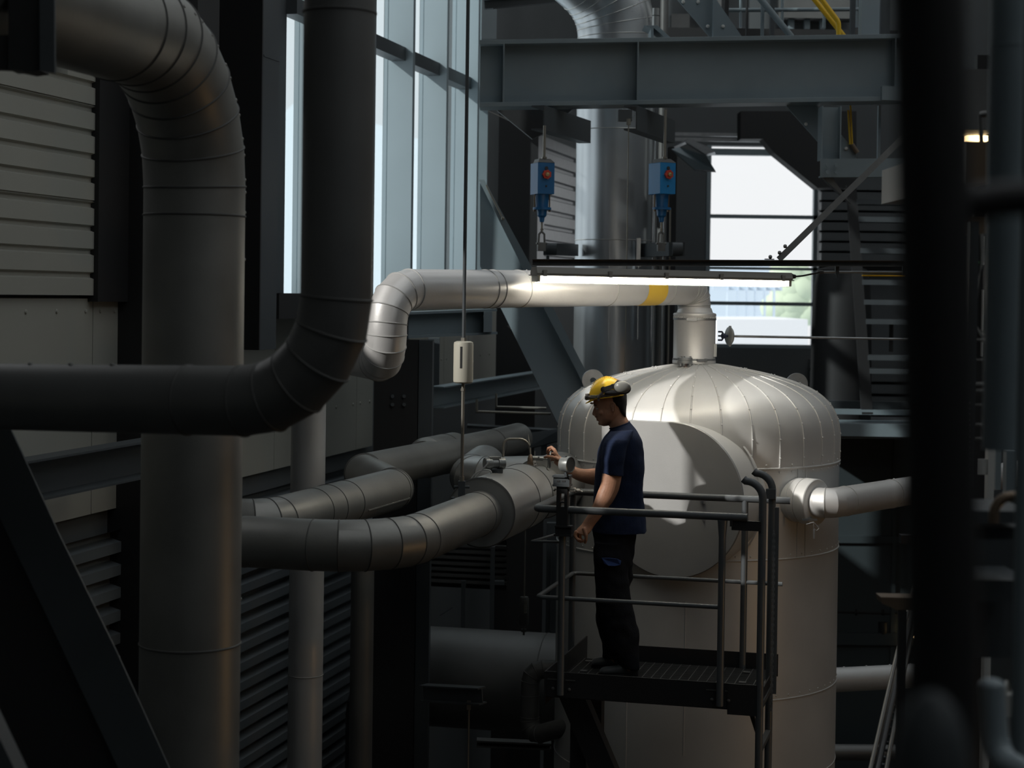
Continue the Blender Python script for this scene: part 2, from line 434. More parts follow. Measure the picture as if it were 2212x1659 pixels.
# columns and pier of the left wall
mb = MB(); wbox(mb, s_c1, s_c1+0.35, -0.001, 0.60, 0, 16.95); wbox(mb, s_pc-0.02, s_c1, -0.001, 0.13, 6.93, 16.95)
o = struct('wall_column_1', mb, M['black'])
zpb = PPL(550, 757, W0+WN*0.65, WN).z
mb = MB(); wbox(mb, s_pier0, s_pier0+0.02, -0.001, 0.65, zpb, 16.95)  # near face put in black as the unlit side of the pier
o = struct('pier_shade_face', mb, M['black'])
mb = MB(); wbox(mb, s_pier0+0.02, s_pier1, -0.001, 0.65, zpb, 16.95)
for zq in (9.55, 8.65): wbox(mb, s_pier0+0.03, s_pier1+0.004, 0.65, 0.654, zq, zq+0.012)
part('pier_casing', mb, M['steel_dk'], o)
# the tall window: sill, fins, transoms, panes
tips = [(808, 210), (888.9, 210), (962.3, 210), (1029.9, 210)]
sf = [S(x, y, .19) for x, y in tips]; pitch_f = (sf[3]-sf[1])/2
sf = [sf[1]-pitch_f*2, sf[1]-pitch_f, sf[1], sf[2], sf[3]]
wroot = thing('window_1', None, None, WL(s_gl, 0, ZS), kind='structure')
mb = MB(); wbox(mb, s_gl-0.02, s_end, -0.3, 0.02, ZS-0.04, ZS); part('window_sill', mb, M['steel_dk'], wroot)
mb = MB(); wbox(mb, s_pier1-0.02, s_gl+0.02, -0.2, 0.03, ZS, 16.9); part('window_frame', mb, M['steel_dk'], wroot)
for i, s in enumerate(sf):
    mb = MB(); wbox(mb, s, s+0.012, -0.1, 0.19, ZS, 16.9); wbox(mb, s+0.06, s+0.072, -0.1, 0.19, ZS, 16.9)
    wbox(mb, s, s+0.072, 0.19, 0.20, ZS, 16.9)
    part('window_fin', mb, M['fin'], wroot)
lo = [s_gl]+[s+0.072 for s in sf[1:]]; hi = sf[1:]+[s_end]
for a, b in zip([s_gl]+[s+0.072 for s in sf], sf+[s_end]):
    if b-a < 0.15: continue
    mb = MB()
    for zt_ in (9.40, 12.2, 15.0): wbox(mb, a, b-0.0, -0.02, 0.125, zt_-0.13, zt_)
    parts('transom', mb, M['steel_dk'], wroot)
    mb = MB(); wbox(mb, a, b, -0.06, -0.05, ZS, 16.9); part('window_pane', mb, M['tinted'], wroot)
for (a, b, c, d) in ADDED_SUNW:
    mb = MB(); wbox(mb, a, b, -0.03, -0.025, c, d); o = struct('added_sun_pane', mb, M['glass'])  # glazing of the added sun openings
# portals guide the daylight sampling through the openings
def portal(c, ax, ay, sx, sy, nrm):
    ld = bpy.data.lights.new('window_portal', 'AREA'); ld.shape = 'RECTANGLE'; ld.size = sx; ld.size_y = sy
    ld.cycles.is_portal = True
    o = bpy.data.objects.new('window_portal', ld); COL.objects.link(o)
    z = -nrm; x = ax.normalized(); y = z.cross(x)
    m = Matrix((x, y, z)).transposed().to_4x4(); m.translation = c; o.matrix_world = m
portal(WL((s_gl+s_end)/2, -0.1, (ZS+17)/2), WU, None, s_end-s_gl, 10, WN)
portal(V((xa+xb)/2, BW+0.28, (za+zb)/2), V(1,0,0), None, xb-xa, zb-za, V(0,-1,0))
for (a, b, c, d) in ADDED_ROOFW: portal(V((a+b)/2, (c+d)/2, ZT+.15), V(1, 0, 0), None, b-a, d-c, V(0, 0, -1))
portal(V(9.15, (ADDED_RW[0]+ADDED_RW[1])/2, (ADDED_RW[2]+ADDED_RW[3])/2), V(0, 1, 0), None, ADDED_RW[1]-ADDED_RW[0], ADDED_RW[3]-ADDED_RW[2], V(-1, 0, 0))
for (a, b, c, d) in ADDED_SUNW: portal(WL((a+b)/2, -0.06, (c+d)/2), WU, None, b-a, d-c, WN)
# ledge box under the left end of the window, ducting below
mb = MB(); s1 = S(640, 640, .5); wbox(mb, S(603, 660, .5), s1+2.2, 0.075, 0.5, P(620, 690, 13.2).z, P(620, 634, 13.2).z)
single('ledge_duct', mb, M['black'], 'black rectangular duct under the lower end of the first window pane', 'duct')
def lamp(name, loc, e, col, r):
    ld = bpy.data.lights.new(name, 'POINT'); ld.energy = e; ld.color = col; ld.shadow_soft_size = r
    o = bpy.data.objects.new(name, ld); COL.objects.link(o); o.location = loc
lamp('hall_lamp', (4.9, 8.9, 4.4), 24, (1.0, 0.58, 0.22), 0.12)     # warm hall lamp low on the right, out of view
# ---------------------------------------------------------------- outside
def flat(pts, D, dep): return MB().prism([P(x, y, D) for x, y in pts], V(0, dep, 0))
struct('ground_outside', MB().box((-120, 31.5, -0.4), (120, 200, -0.2)), M['out_pale'])
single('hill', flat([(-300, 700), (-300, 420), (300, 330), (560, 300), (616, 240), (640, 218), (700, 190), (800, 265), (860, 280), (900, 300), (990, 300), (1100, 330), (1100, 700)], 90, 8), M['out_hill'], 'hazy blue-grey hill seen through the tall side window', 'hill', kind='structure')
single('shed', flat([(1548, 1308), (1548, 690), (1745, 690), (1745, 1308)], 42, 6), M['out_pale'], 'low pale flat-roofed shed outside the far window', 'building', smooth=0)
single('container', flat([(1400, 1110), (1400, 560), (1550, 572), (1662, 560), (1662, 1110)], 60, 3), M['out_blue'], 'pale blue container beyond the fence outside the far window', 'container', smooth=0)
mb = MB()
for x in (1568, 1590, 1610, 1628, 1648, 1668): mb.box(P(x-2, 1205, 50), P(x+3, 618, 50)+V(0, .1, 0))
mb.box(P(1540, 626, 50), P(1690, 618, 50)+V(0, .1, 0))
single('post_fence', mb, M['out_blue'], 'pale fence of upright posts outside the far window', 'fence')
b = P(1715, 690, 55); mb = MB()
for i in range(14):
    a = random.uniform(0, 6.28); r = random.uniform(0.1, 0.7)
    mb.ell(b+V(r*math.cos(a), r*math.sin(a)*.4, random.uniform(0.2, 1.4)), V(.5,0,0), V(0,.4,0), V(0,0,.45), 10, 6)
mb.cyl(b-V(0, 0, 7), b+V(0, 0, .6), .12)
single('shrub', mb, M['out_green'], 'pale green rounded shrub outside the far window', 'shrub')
# ---------------------------------------------------------------- left group of insulated pipes
def seam_dots(mb, p, q, nrm, n, r=0.008):
    for i in range(n):
        mb.dot(p.lerp(q, (i+0.5)/n), nrm, r)
# A: big pipe that bends down from the ceiling side and stands in front of the left wall
DA = 8.0; rA = 108.5/FPX*DA
top = P(418, 111, DA); foot = Vector((P(420, 470, DA).x, P(420, 470, DA).y, 0.02))
top.x, top.y = foot.x, foot.y
far = top-WU*4.2
pts, jt = arc([far, top, foot], 0.60, 6)
zs = [P(420, 466, DA).z, P(420, 1392, DA).z, 1.6]
path = pts[:-1]; ji = list(jt)
for zq in zs: ji.append(len(path)); path.append(V(foot.x, foot.y, zq))
path.append(pts[-1])
a1 = path[0].lerp(path[1], 0.55); a2 = path[0].lerp(path[1], 0.95)
path = [path[0], a1, a2]+path[1:]; ji = [1, 2]+[j+2 for j in ji]
mb = MB().sweep(path, rA, 72, bead=0.006, beads=ji)
right = V(0.80, -0.60, 0)
for i in range(3, len(path)-3):           # screwed overlap seam on the outer side
    p, q = path[i], path[i+1]
    d = (q-p).normalized(); side = (V(1, -0.28, 0)-d*d.dot(V(1, -0.28, 0))).normalized()
    out = side*math.cos(0.5)+d.cross(side)*(-math.sin(0.5))
    if out.dot(V(1,0,0)) < 0: out = -out
    for t in (0.15, 0.85) if (q-p).length < 0.3 else (0.1, 0.5, 0.9): mb.dot(p.lerp(q, t)+out*rA, out, 0.008)
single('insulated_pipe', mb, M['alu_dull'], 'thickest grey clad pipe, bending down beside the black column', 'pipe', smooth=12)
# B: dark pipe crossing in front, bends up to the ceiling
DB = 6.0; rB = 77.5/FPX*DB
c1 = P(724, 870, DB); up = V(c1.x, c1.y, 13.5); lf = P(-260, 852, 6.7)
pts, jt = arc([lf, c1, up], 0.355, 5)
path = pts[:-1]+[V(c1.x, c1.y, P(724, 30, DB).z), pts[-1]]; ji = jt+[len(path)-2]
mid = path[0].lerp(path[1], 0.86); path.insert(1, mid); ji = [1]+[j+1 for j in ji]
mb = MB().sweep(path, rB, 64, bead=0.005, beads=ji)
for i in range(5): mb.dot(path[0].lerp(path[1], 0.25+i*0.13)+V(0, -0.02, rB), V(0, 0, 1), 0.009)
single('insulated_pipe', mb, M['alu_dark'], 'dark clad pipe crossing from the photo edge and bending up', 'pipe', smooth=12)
# C: pale pipe from the tank neck to the left, down, back and down again
DN = 13.0
rC = 0.118
neck = P(1502, 640, DN); zc = P(900, 626, 10.55).z
cN = P(1500, 622, DN); cN.z = zc+.045
cL = PZ(838, 627, zc)
cL = P(836, 627, 10.42); cL.z = zc
d1 = V(cL.x, cL.y, P(836, 782, 10.42).z)
d2 = P(668, 767, 12.3); d2.z = d1.z+0.01
d3 = V(d2.x, d2.y, 0.02)
nb = V(cN.x, cN.y, P(1500, 675.5, DN).z)
pts, jt = arc([nb, cN, cL, d1, d2, d3], [0.118, 0.20, 0.16, 0.2], 4)
# nb (0) ... insert seams on the long run
run0, run1 = jt[4], jt[5]
a, b = pts[run0], pts[run1]
ins = [0.10, 0.335, 0.655, 0.74, 0.765]
path = pts[:run0+1]+[a.lerp(b, t) for t in ins]+pts[run1:]
ji = [j if j <= run0 else j+len(ins) for j in jt]+[run0+1+k for k in range(len(ins))]
v0 = len(path)-1
path.insert(v0, V(d3.x, d3.y, P(690, 1460, 12.3).z)); ji.append(v0)
mb = MB().sweep(path, rC, 64, bead=0.0045, beads=[j for j in ji if j < len(path)-1 and j > 0])
dv = (b-a).normalized()
for i in range(12):
    t = 0.78+i*0.016; mb.dot(a.lerp(b, t)+V(0, -.045, .108), V(0, -.35, .9), 0.006)
    t = 0.36+i*0.024; mb.dot(a.lerp(b, t)+V(0, 0, rC), V(0, 0, 1), 0.006)
oC = single('insulated_pipe', mb, M['pipe_white'], 'pale clad pipe from the tank neck with a yellow band', 'pipe', smooth=12)
# yellow band
mb = MB(); mb.sweep([PZ(1378, 600, zc)*0+a.lerp(b, 0.135), a.lerp(b, 0.215)], rC+0.0015, 64, cap=False)
part('marking_band', mb, M['tape'], oC, 'yellow marking band')
# E1: flanged pipe in the middle with thick insulation boxes
zE = P(600, 1188, 9.0).z; rE = 57/FPX*9.0
p0 = PZ(846, 1186, zE); dirE = V(math.sin(math.radians(15.0)), math.cos(math.radians(15.0)), 0)
pend = p0+dirE*3.82
pl = p0-V(dirE.y, -dirE.x, 0)*1.05
base = V(pl.x, pl.y, 0.02)
pts, jt = arc([base, pl, p0, pend], [0.25, 0.42], 5)
i0 = jt[-1]
e = lambda y_, x_=1050: (PZ(x_, y_, zE)-p0).dot(dirE)
marks = [(1005, 1132), (1060, 1110)]
t1 = (PZ(1030, 1113, zE)-p0).dot(dirE)
path = pts[:i0+1]+[p0+dirE*t1, pend]; ji = jt[:]+[i0+1]
hm = pts[jt[5]].lerp(pts[jt[6]], 0.25) if len(jt) > 6 else None
mb = MB().sweep(path, rE, 64, bead=0.004, beads=[j for j in ji if 0 < j < len(path)-1])
t2 = (PZ(1053, 1108, zE)-p0).dot(dirE)       # thick section starts
rL = 0.205; L1 = 0.95
E1 = thing('insulated_pipe', 'horizontal clad pipe with two thick collars, carrying the transmitter', 'pipe', p0)
part('pipe_cladding', mb, M['alu_dull'], E1, smooth=12)
q0 = p0+dirE*t2
mb = MB().lathe(q0, dirE, [(rE*0.9, -0.002), (rL, 0.0), (rL, L1), (rE, L1)], 64); mb.ringbead(q0, dirE, rL, 0.006, 64); mb.ringbead(q0+dirE*0.62, dirE, rL, 0.004, 64); mb.ringbead(q0+dirE*L1, dirE, rL, 0.005, 64)
for k in range(10):
    a = -0.2+k*0.16; u = V(-dirE.y, dirE.x, 0); nrm = u*math.cos(a+0.6)+V(0, 0, 1)*math.sin(a+0.6); mb.dot(q0+dirE*0.03+nrm*rL, nrm, 0.007)
part('insulation_collar', mb, M['alu'], E1, 'wider collar of pale cladding', smooth=25)
q2 = q0+dirE*(L1+0.5)
mb = MB().lathe(q0+dirE*(L1), dirE, [(rE*1.08, 0), (rE*1.12, 0.2), (rE*1.12, 0.5)], 48)
part('pipe_shell', mb, M['alu'], E1, smooth=25)
mb = MB().lathe(q2, dirE, [(rE*0.9, -0.002), (rL*0.98, 0.0), (rL*0.98, 0.55), (rE, 0.55)], 64); mb.ringbead(q2, dirE, rL*0.98, 0.005, 64)
part('insulation_collar', mb, M['alu'], E1, smooth=25)
# E2/E3: pipe loop behind it
r2 = 0.131; z2 = P(840, 1058, 11.4).z
def lvl(x, y): return PZ(x, y, z2)
a0 = lvl(572, 1133); a1_ = lvl(846, 1058)
dd = (a1_-a0).normalized(); perp = V(-dd.y, dd.x, 0)
b0 = a1_+perp*0.62; 
b1 = b0-dd*0.62+perp*0.06
c0_ = lvl(785, 1021); c1_ = lvl(1062, 962)
pts, jt = arc([a0-WN*0.62, a0, a1_+dd*0.04, c0_+ (c0_-c1_).normalized()*0.02, c1_, c1_+V(0.22, 0.8, 0)], [0.17, 0.17, 0.17, 0.14], 3)
pts = pts[jt[3]:]; pre = arc([a0-WN*0.62, a0, a1_+dd*0.04], 0.17, 3)[0][:4]; jt = [j-jt[3] for j in jt[4:]]
i1 = jt[0]
ins = [0.28, 0.40, 0.55]
path = pre+[pts[0]]+[pts[0].lerp(pts[i1], t) for t in ins]+pts[i1:]
ji = [1, 2, 3, 4, 5, 6, 7]+[j+7 for j in jt]
mb = MB().sweep(path, r2, 56, bead=0.004, beads=[j for j in ji if j < len(path)-1])
i2 = jt[0]
pA, pB = pts[0].lerp(pts[i2], 0.6), pts[i2]
sidev = V(dd.y, -dd.x, 0)
nrm = (sidev*0.93+V(0, 0, -0.36)).normalized()
for i in range(8): mb.dot(pA.lerp(pB, i/7)+nrm*r2, nrm, 0.007)
ua = pA+nrm*(r2+.001); ub = pB+nrm*(r2+.001); mb.ob((ua+ub)/2, (ub-ua)/2, V(0,0,.0035), nrm*.003)
E2 = thing('insulated_pipe', 'clad pipe loop lying behind the flanged pipe, doubling back', 'pipe', a0)
part('pipe_cladding', mb, M['alu_dull'], E2, smooth=12)
cd = (c1_-c0_).normalized()
mb = MB().lathe(lvl(915, 990), cd, [(r2, 0), (r2*1.18, 0.05), (r2*1.18, 0.62), (r2, 0.7)], 48); mb.ringbead(lvl(915, 990)+cd*0.42, cd, r2*1.18, 0.004)
part('insulation_collar', mb, M['alu_dull'], E2, smooth=25)
# E4: pipe elbow behind the transmitter running to the tank
z4 = P(1010, 1036, 13.1).z
g0 = PZ(1012, 1036, z4); g1 = P(1208, 1024, 13.15); g1.z = z4+0.02
pts, jt = arc([g0+V(0.10, 1.1, 0), g0, g1], 0.2, 3)
mb = MB().sweep(pts, 0.162, 56, bead=0.004, beads=jt)
single('insulated_pipe', mb, M['alu'], 'clad pipe with rounded bend, between the transmitter and the tank', 'pipe', smooth=12)
# small pipes seen below
x_, y_ = P(783, 1280, 13.2).x, P(783, 1280, 13.2).y
mb = MB().sweep([V(x_, y_, 0.02), V(x_, y_, 2.3), V(x_, y_, 5.3)], 0.085, 40, bead=0.004)
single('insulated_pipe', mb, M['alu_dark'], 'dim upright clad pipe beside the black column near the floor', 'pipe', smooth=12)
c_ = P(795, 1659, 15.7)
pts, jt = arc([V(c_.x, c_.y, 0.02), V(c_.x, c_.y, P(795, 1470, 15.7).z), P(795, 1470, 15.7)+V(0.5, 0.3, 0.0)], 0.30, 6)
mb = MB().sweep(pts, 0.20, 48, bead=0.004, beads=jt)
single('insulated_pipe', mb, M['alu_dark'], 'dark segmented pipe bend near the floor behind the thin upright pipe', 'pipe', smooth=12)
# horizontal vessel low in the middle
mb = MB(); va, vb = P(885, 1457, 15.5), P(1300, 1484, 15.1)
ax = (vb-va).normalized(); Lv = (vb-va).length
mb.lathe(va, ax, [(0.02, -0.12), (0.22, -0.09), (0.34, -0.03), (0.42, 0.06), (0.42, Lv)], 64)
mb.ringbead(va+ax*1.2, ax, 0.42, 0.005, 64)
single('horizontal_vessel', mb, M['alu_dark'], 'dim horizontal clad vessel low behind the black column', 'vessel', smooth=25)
e0 = P(1211, 1446, 13.0); e1 = P(1146, 1446, 13.0); e2 = V(e1.x, e1.y, P(1146, 1592, 13).z); e3 = e2+V(0.30, -0.3, 0.16)
pts, jt = arc([e0, e1, e2, e3], [0.09, 0.08], 3)
k = jt[3]; pts = pts[:k+1]+[pts[k].lerp(pts[k+1], .35), pts[k].lerp(pts[k+1], .9)]+pts[k+1:]
jj = [j if j <= k else j+2 for j in jt]+[k+1, k+2]
mb = MB().sweep(pts, 0.066, 40, bead=0.0035, beads=jj)
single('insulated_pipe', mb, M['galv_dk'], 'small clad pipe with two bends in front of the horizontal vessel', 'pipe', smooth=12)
# ---------------------------------------------------------------- left side steelwork
Z = V(0, 0, 1)
mb = MB(); a, b = P(-30, 862, 6.75), P(392, 1740, 6.75); d = (b-a).normalized()
off = d.cross(V(0, 1, 0)).normalized()*0.085*-1
a2, b2 = P(-60, 1000, 6.75), P(320, 1790, 6.75)
mb.prism([P(-40, 795, 6.75), P(50, 985, 6.75), P(125, 1150, 6.75), P(250, 1405, 6.75), P(365, 1659, 6.75), P(420, 1780, 6.75), P(310, 1780, 6.75), P(255, 1659, 6.75), P(115, 1360, 6.75), P(0, 1120, 6.75), P(-60, 995, 6.75)], V(0.0, 0.015, 0))
T = thing('diagonal_brace', 'wide flat diagonal brace crossing the lower corner below the dark pipe', 'brace', P(310, 1780, 6.75)); part('brace_flange', mb, M['steel_dk'], T, smooth=0)
mb = MB().prism([P(-60, 980, 6.78), P(60, 1180, 6.78), P(320, 1780, 6.78), P(-60, 1780, 6.78)], V(0.0, 0.015, 0)); part('brace_web', mb, M['black'], T, smooth=0)
mb = MB(); mb.prism([P(-60, 1470, 5.2), P(40, 1680, 5.2), P(80, 1780, 5.2), P(-40, 1780, 5.2)], V(0, 0.1, 0))
single('diagonal_brace', mb, M['steel_dk'], 'short visible end of a second brace in the bottom corner', 'brace')
T = thing('hanging_column', 'black steel column end in the top corner beside the thickest pipe', 'column', P(50, 155, 6.0))
mb = MB().prism([P(18, -200, 6.0), P(84, -200, 6.0), P(86, 152, 6.0), P(60, 156, 6.0), P(30, 150, 6.0), P(18, 150, 6.0)], V(.0, .12, 0)); part('column_shaft', mb, M['black'], T, smooth=0)
mb = MB().prism([P(84, -200, 5.98), P(116, -200, 5.98), P(118, 158, 5.98), P(86, 152, 5.98)], V(0, .02, 0)); part('column_flange', mb, M['steel_dk'], T, smooth=0)
mb = MB().prism([P(-60, 76, 6.02), P(20, 76, 6.02), P(20, 150, 6.02), P(-60, 148, 6.02)], V(0, .05, 0)); part('column_bracket', mb, M['black'], T, smooth=0)
# channel along the wall under the dark pipe
zt_, zb_ = PPL(200, 958, WL(0, .55, 0), WN).z, PPL(200, 1040, WL(0, .55, 0), WN).z
mb = MB(); s0, s1 = S(-80, 1000, .55), S(322, 1000, .5)
mb.chan(WL(s0, .62, (zt_+zb_)/2), WL(s1, .62, (zt_+zb_)/2), Z, zt_-zb_, 0.14, side=1)
single('wall_channel', mb, M['steel_dk'], 'dim steel channel running along the wall under the dark crossing pipe', 'beam')
# black column with flanges in the middle
def column(name, xl, xr, y, D, yt, lab, m, w=None, dep=0.3, smooth=0, extra=None):
    a, b = P(xl, y, D), P(xr, y, D); zt = P((xl+xr)/2, yt, D).z
    mb = MB(); c = (a+b)/2; h = (b.x-a.x)
    mb.ibeam(V(c.x, c.y+dep/2, 0.0), V(c.x, c.y+dep/2, zt), V(0, 1, 0), dep, h, 0.016, 0.012)
    return mb
mb = column('c', 806, 900, 1000, 14.6, 735, '', None)
c = thing('steel_column', 'black H column rising behind the pipe loop to the end-plated beam', 'column', V(P(853, 1000, 14.6).x, P(853, 1000, 14.6).y, 0))
part('column_shaft', mb, M['black'], c, smooth=0)
mb = MB()
for x in (848, 873):
    for y in (856, 874): mb.nut(P(x, y, 14.59), P(x, y, 14.57), 0.016)
parts('bolt', mb, M['steel_dk'], c, smooth=0)
mb = MB(); a = P(902, 1000, 14.75); b = P(933, 1000, 14.9); mb.box((a.x, a.y, 0), (b.x, b.y+.15, P(915, 735, 14.8).z))
single('steel_column', mb, M['steel_dk'], 'blue-grey flat column face just beside the black H column', 'column', smooth=0)
mb = MB(); a = P(1098, 1250, 16.3); b = P(1172, 1250, 16.3); mb.ibeam(V((a.x+b.x)/2, a.y+.15, 0), V((a.x+b.x)/2, a.y+.15, P(1135, 1010, 16.3).z), V(0,1,0), .3, b.x-a.x)
single('steel_column', mb, M['black'], 'short black column behind the spring hanger rod', 'column', smooth=0)
mb = MB(); a = P(1180, 1250, 15.4); b = P(1212, 1250, 15.4); mb.box((a.x, a.y, 0), (b.x, b.y+.1, P(1190, 1130, 15.4).z))
for x in (1188, 1199): mb.box(P(x, 1360, 15.38), P(x+4, 1180, 15.3))
single('cable_cabinet', mb, M['steel_dk'], 'narrow dim cabinet behind the platform corner post', 'cabinet', smooth=0)
# beam with end plate
D1 = 15.2
mb = MB(); mb.ibeam(P(868, 702, D1-.3), P(1060, 694, D1+.2), Z, 0.215, 0.2)
B1 = thing('short_beam', 'short blue-grey beam with an end plate under the pale pipe', 'beam', P(870, 700, D1))
part('beam_web', mb, M['steel'], B1, smooth=0)
mb = MB(); mb.ob(P(1054, 695, D1+.05), V(0.035, .0, 0), V(0, .1, 0), V(0, 0, .085)); mb.nut(P(1047, 683, D1-.1), P(1047, 683, D1-.13), .014)
part('end_plate', mb, M['fin'], B1, smooth=0)
mb = MB(); mb.ob(P(868, 700, D1-.2)+V(-.0, 0, 0), V(.06, 0, 0), V(0, .1, 0), V(0, 0, .12)); 
part('beam_bracket', mb, M['steel_dk'], B1, smooth=0)
# pair of low channels behind the can
for (y0, y1, yb0, yb1, lab) in ((835, 800, 881, 836, 'dim channel beam behind the beige spring can'),):
    a, b = P(926, (y0+yb0)/2, 15.8), P(1160, (y1+yb1)/2, 20.0)
    mb = MB().chan(a, b, Z, 0.19, 0.14, 1); single('wall_channel', mb, M['steel'], lab, 'beam', smooth=0)
mb = MB(); a, b = P(926, 700, 16.3), P(968, 700, 16.3)
mb.box((a.x, a.y, P(940, 840, 16.3).z), (a.x+.10, a.y+.1, P(940, 730, 16.3).z)); single('steel_post', mb, M['steel_dk'], 'short dark post hanging under the end-plated beam', 'post', smooth=0)
# cable tray rails
TR = []
for (x0, y0, x1, y1, r, D) in ((1030, 889, 1190, 894, .012, 16.2), (1072, 879, 1180, 882, .012, 17), (1030, 889, 1030, 862, .012, 16.2), (1072, 879, 1072, 850, .012, 17)):
    TR.append((x0, y0, x1, y1, r, D))
for (k0, k1, lab_) in ((0, 2, 'nearer thin tube frame low between the brace and the black column'), (1, 3, 'higher thin tube frame between the brace and the black column')):
    mb = MB(); (x0, y0, x1, y1, r, D) = TR[k1]; (x2, y2, x3, y3, _, _) = TR[k0]
    mb.sweep([P(x1, y1, D), P(x2, y2, D), P(x3, y3, D)], r, 12); single('cable_tray_frame', mb, M['rod'], lab_, 'frame')
mb = MB(); mb.chan(P(1010, 918, 17.5), P(1215, 930, 17.5), Z, .03, .25); mb.prism([P(1120, 938, 16.5), P(1215, 925, 17), P(1215, 950, 17), P(1130, 972, 16.5)], V(0, .02, -.01)); mb.box(P(1168, 1040, 17), P(1182, 945, 17)+V(0, .1, 0))
single('bracket_frame', mb, M['steel_dk'], 'dark bracket frame next to the curved tank wall', 'bracket', smooth=0)
# corner column at the window end
mb = MB(); a, b = P(1034, 300, 19.5), P(1053, 300, 19.5)
mb.box((a.x, a.y, 7), (b.x, a.y+.3, ZT)); single('corner_column', mb, M['steel'], 'blue-grey column closing the end of the tall window', 'column', smooth=0)
mb = MB(); a, b = P(1076, 400, 20.2), P(1162, 400, 20.2); mb.box((a.x, a.y, 0), (b.x, a.y+.2, P(1100, 240, 20.2).z)); single('steel_column', mb, M['black'], 'broad black column between the wide brace and the louvred wall', 'column', smooth=0)
# wide diagonal brace behind the pale pipe
D2 = 16.0
B2 = thing('wide_brace', 'wide blue-grey diagonal brace running down behind the pale pipe', 'brace', P(1262, 1100, D2))
mb = MB().prism([P(1037, 392, D2), P(1150, 598, D2), P(1255, 800, D2), P(1360, 1020, D2), P(1270, 1040, D2), P(1200, 905, D2), P(1085, 672, D2), P(1037, 575, D2)], V(0.02, 0.03, 0))
part('brace_web', mb, M['fin'], B2, smooth=0)
mb = MB().prism([P(1034, 388, D2-.14), P(1046, 388, D2-.14), P(1157, 592, D2-.14), P(1262, 795, D2-.14), P(1380, 1040, D2-.14), P(1362, 1040, D2-.14), P(1245, 800, D2-.14), P(1139, 598, D2-.14)], V(0.0, 0.34, 0))
part('brace_flange', mb, M['steel'], B2, smooth=0)
mb = MB(); mb.cyl(P(1050, 400, D2-.16), P(1086, 472, D2-.16), .008); mb.dot(P(1086, 472, D2-.17), V(0,-1,0), .016); part('brace_rod', mb, M['rod'], B2)
# light louvred wall beside the stack
zq0 = 7.0; prof = []; z = 7.15
while z < 8.75: prof += [(0.10, z), (0.10, z+0.13), (0.05, z+0.15), (0.05, z+0.185), (0.10, z+0.20)]; z += 0.20
while z < 9.0: prof += [(0.10, z), (0.10, z+0.13), (0.05, z+0.15)]; z += .2
o = struct('wall_cladding_3', extrude_profile(MB(), prof, S(1166, 440, .1), S(1245, 440, .1)), M['galv'], 20)
mb = MB(); wbox(mb, S(1160, 440, .3), S(1176, 440, .3), 0, 0.3, 6.9, 9.0); o = struct('trim_1', mb, M['galv'])
# ---------------------------------------------------------------- stack with its elbow, thin pipes beside it
DS = 17.0; rS = 84/FPX*DS
sc = P(1326, 500, DS); sb = V(sc.x, sc.y, 0.02)
el = V(sc.x, sc.y, P(1316, 5, DS).z); e2 = el+V(-0.70, -0.35, 0.52).normalized()*3.2
pts, jt = arc([sb, el, e2], 0.62, 5)
zz_ = [P(1326, y, DS).z for y in (520, 284)]
path = [pts[0]]+[V(sc.x, sc.y, z) for z in zz_]+pts[1:]; ji = [1, 2]+[j+2 for j in jt]
far_ = path[-2].lerp(path[-1], .35); path.insert(len(path)-1, far_); ji.append(len(path)-2)
rr = [rS]*len(path)
mb = MB().sweep(path, rS, 72, bead=0.005, beads=ji)
for x in (1317, 1380): 
    a_ = P(x, 522, DS-.35); mb.ob(a_+V(0, 0, -.45), V(.004, 0, 0), V(0, .02, 0), V(0, 0, .45))
mb.dot(P(1297, 287, DS-.33), V(0,-1,0), .012)
single('vertical_duct', mb, M['stack'], 'large shiny vertical duct passing behind the heavy girder', 'duct', smooth=12)
for (x, r, y0, col, lab, D) in ((1411, 3, 285, 'galv', 'thin bright conduit nearest the large shiny duct', 16.6), (1425, 9, -60, 'alu_dark', 'upright narrow clad pipe beside the large shiny duct', 16.8), (1431, 2.5, 440, 'galv', 'thin conduit just beyond the narrow clad pipe', 16.4), (1444, 2, 460, 'rod', 'thinnest hanging rod near the far window', 16.4)):
    p = P(x+3, 520, D); mb = MB(); zt = P(x, y0, D).z; mb.sweep([V(p.x, p.y, 0.02), V(p.x, p.y, P(x, 450, D).z), V(p.x, p.y, zt)], r/FPX*D, 16, bead=.003 if r > 5 else None)
    single('conduit', mb, M[col], lab, 'pipe')
# support collar and arms on the duct
mb = MB(); a_ = P(1236, 540, DS-.25); b_ = P(1188, 538, DS-.75)
mb.ob((a_+b_)/2, (b_-a_)/2, Z*.055, V(.06, .06, 0)); mb.cyl(b_-V(.05, 0, 0), b_+V(.06, 0, 0), .055, n=20); mb.cyl(b_+V(-.02, 0, -.06), b_+V(-.02, 0, -.11), .015)
armL = thing('duct_support_arm', 'dark bracket arm under the dim blue hanger box, against the duct', 'bracket', b_)
part('arm_body', mb, M['steel_dk'], armL)
mb = MB(); a_ = P(1395, 541, DS-.35); b_ = P(1462, 538, DS-.75)
mb.ob((a_+b_)/2, (b_-a_)/2, Z*.062, V(.07, -.02, 0)); mb.cyl(b_-V(.04, 0, 0), b_+V(.05, 0, 0), .06, n=20)
armR = thing('duct_support_arm', 'bracket arm under the bright blue hanger box, beside the duct', 'bracket', b_)
part('arm_body', mb, M['steel_dk'], armR)
mb = MB(); mb.ob(P(1379, 545, DS-.4), V(.018, 0, 0), V(0, .03, 0), V(0, 0, .13)); part('arm_strap', mb, M['stack'], armR)
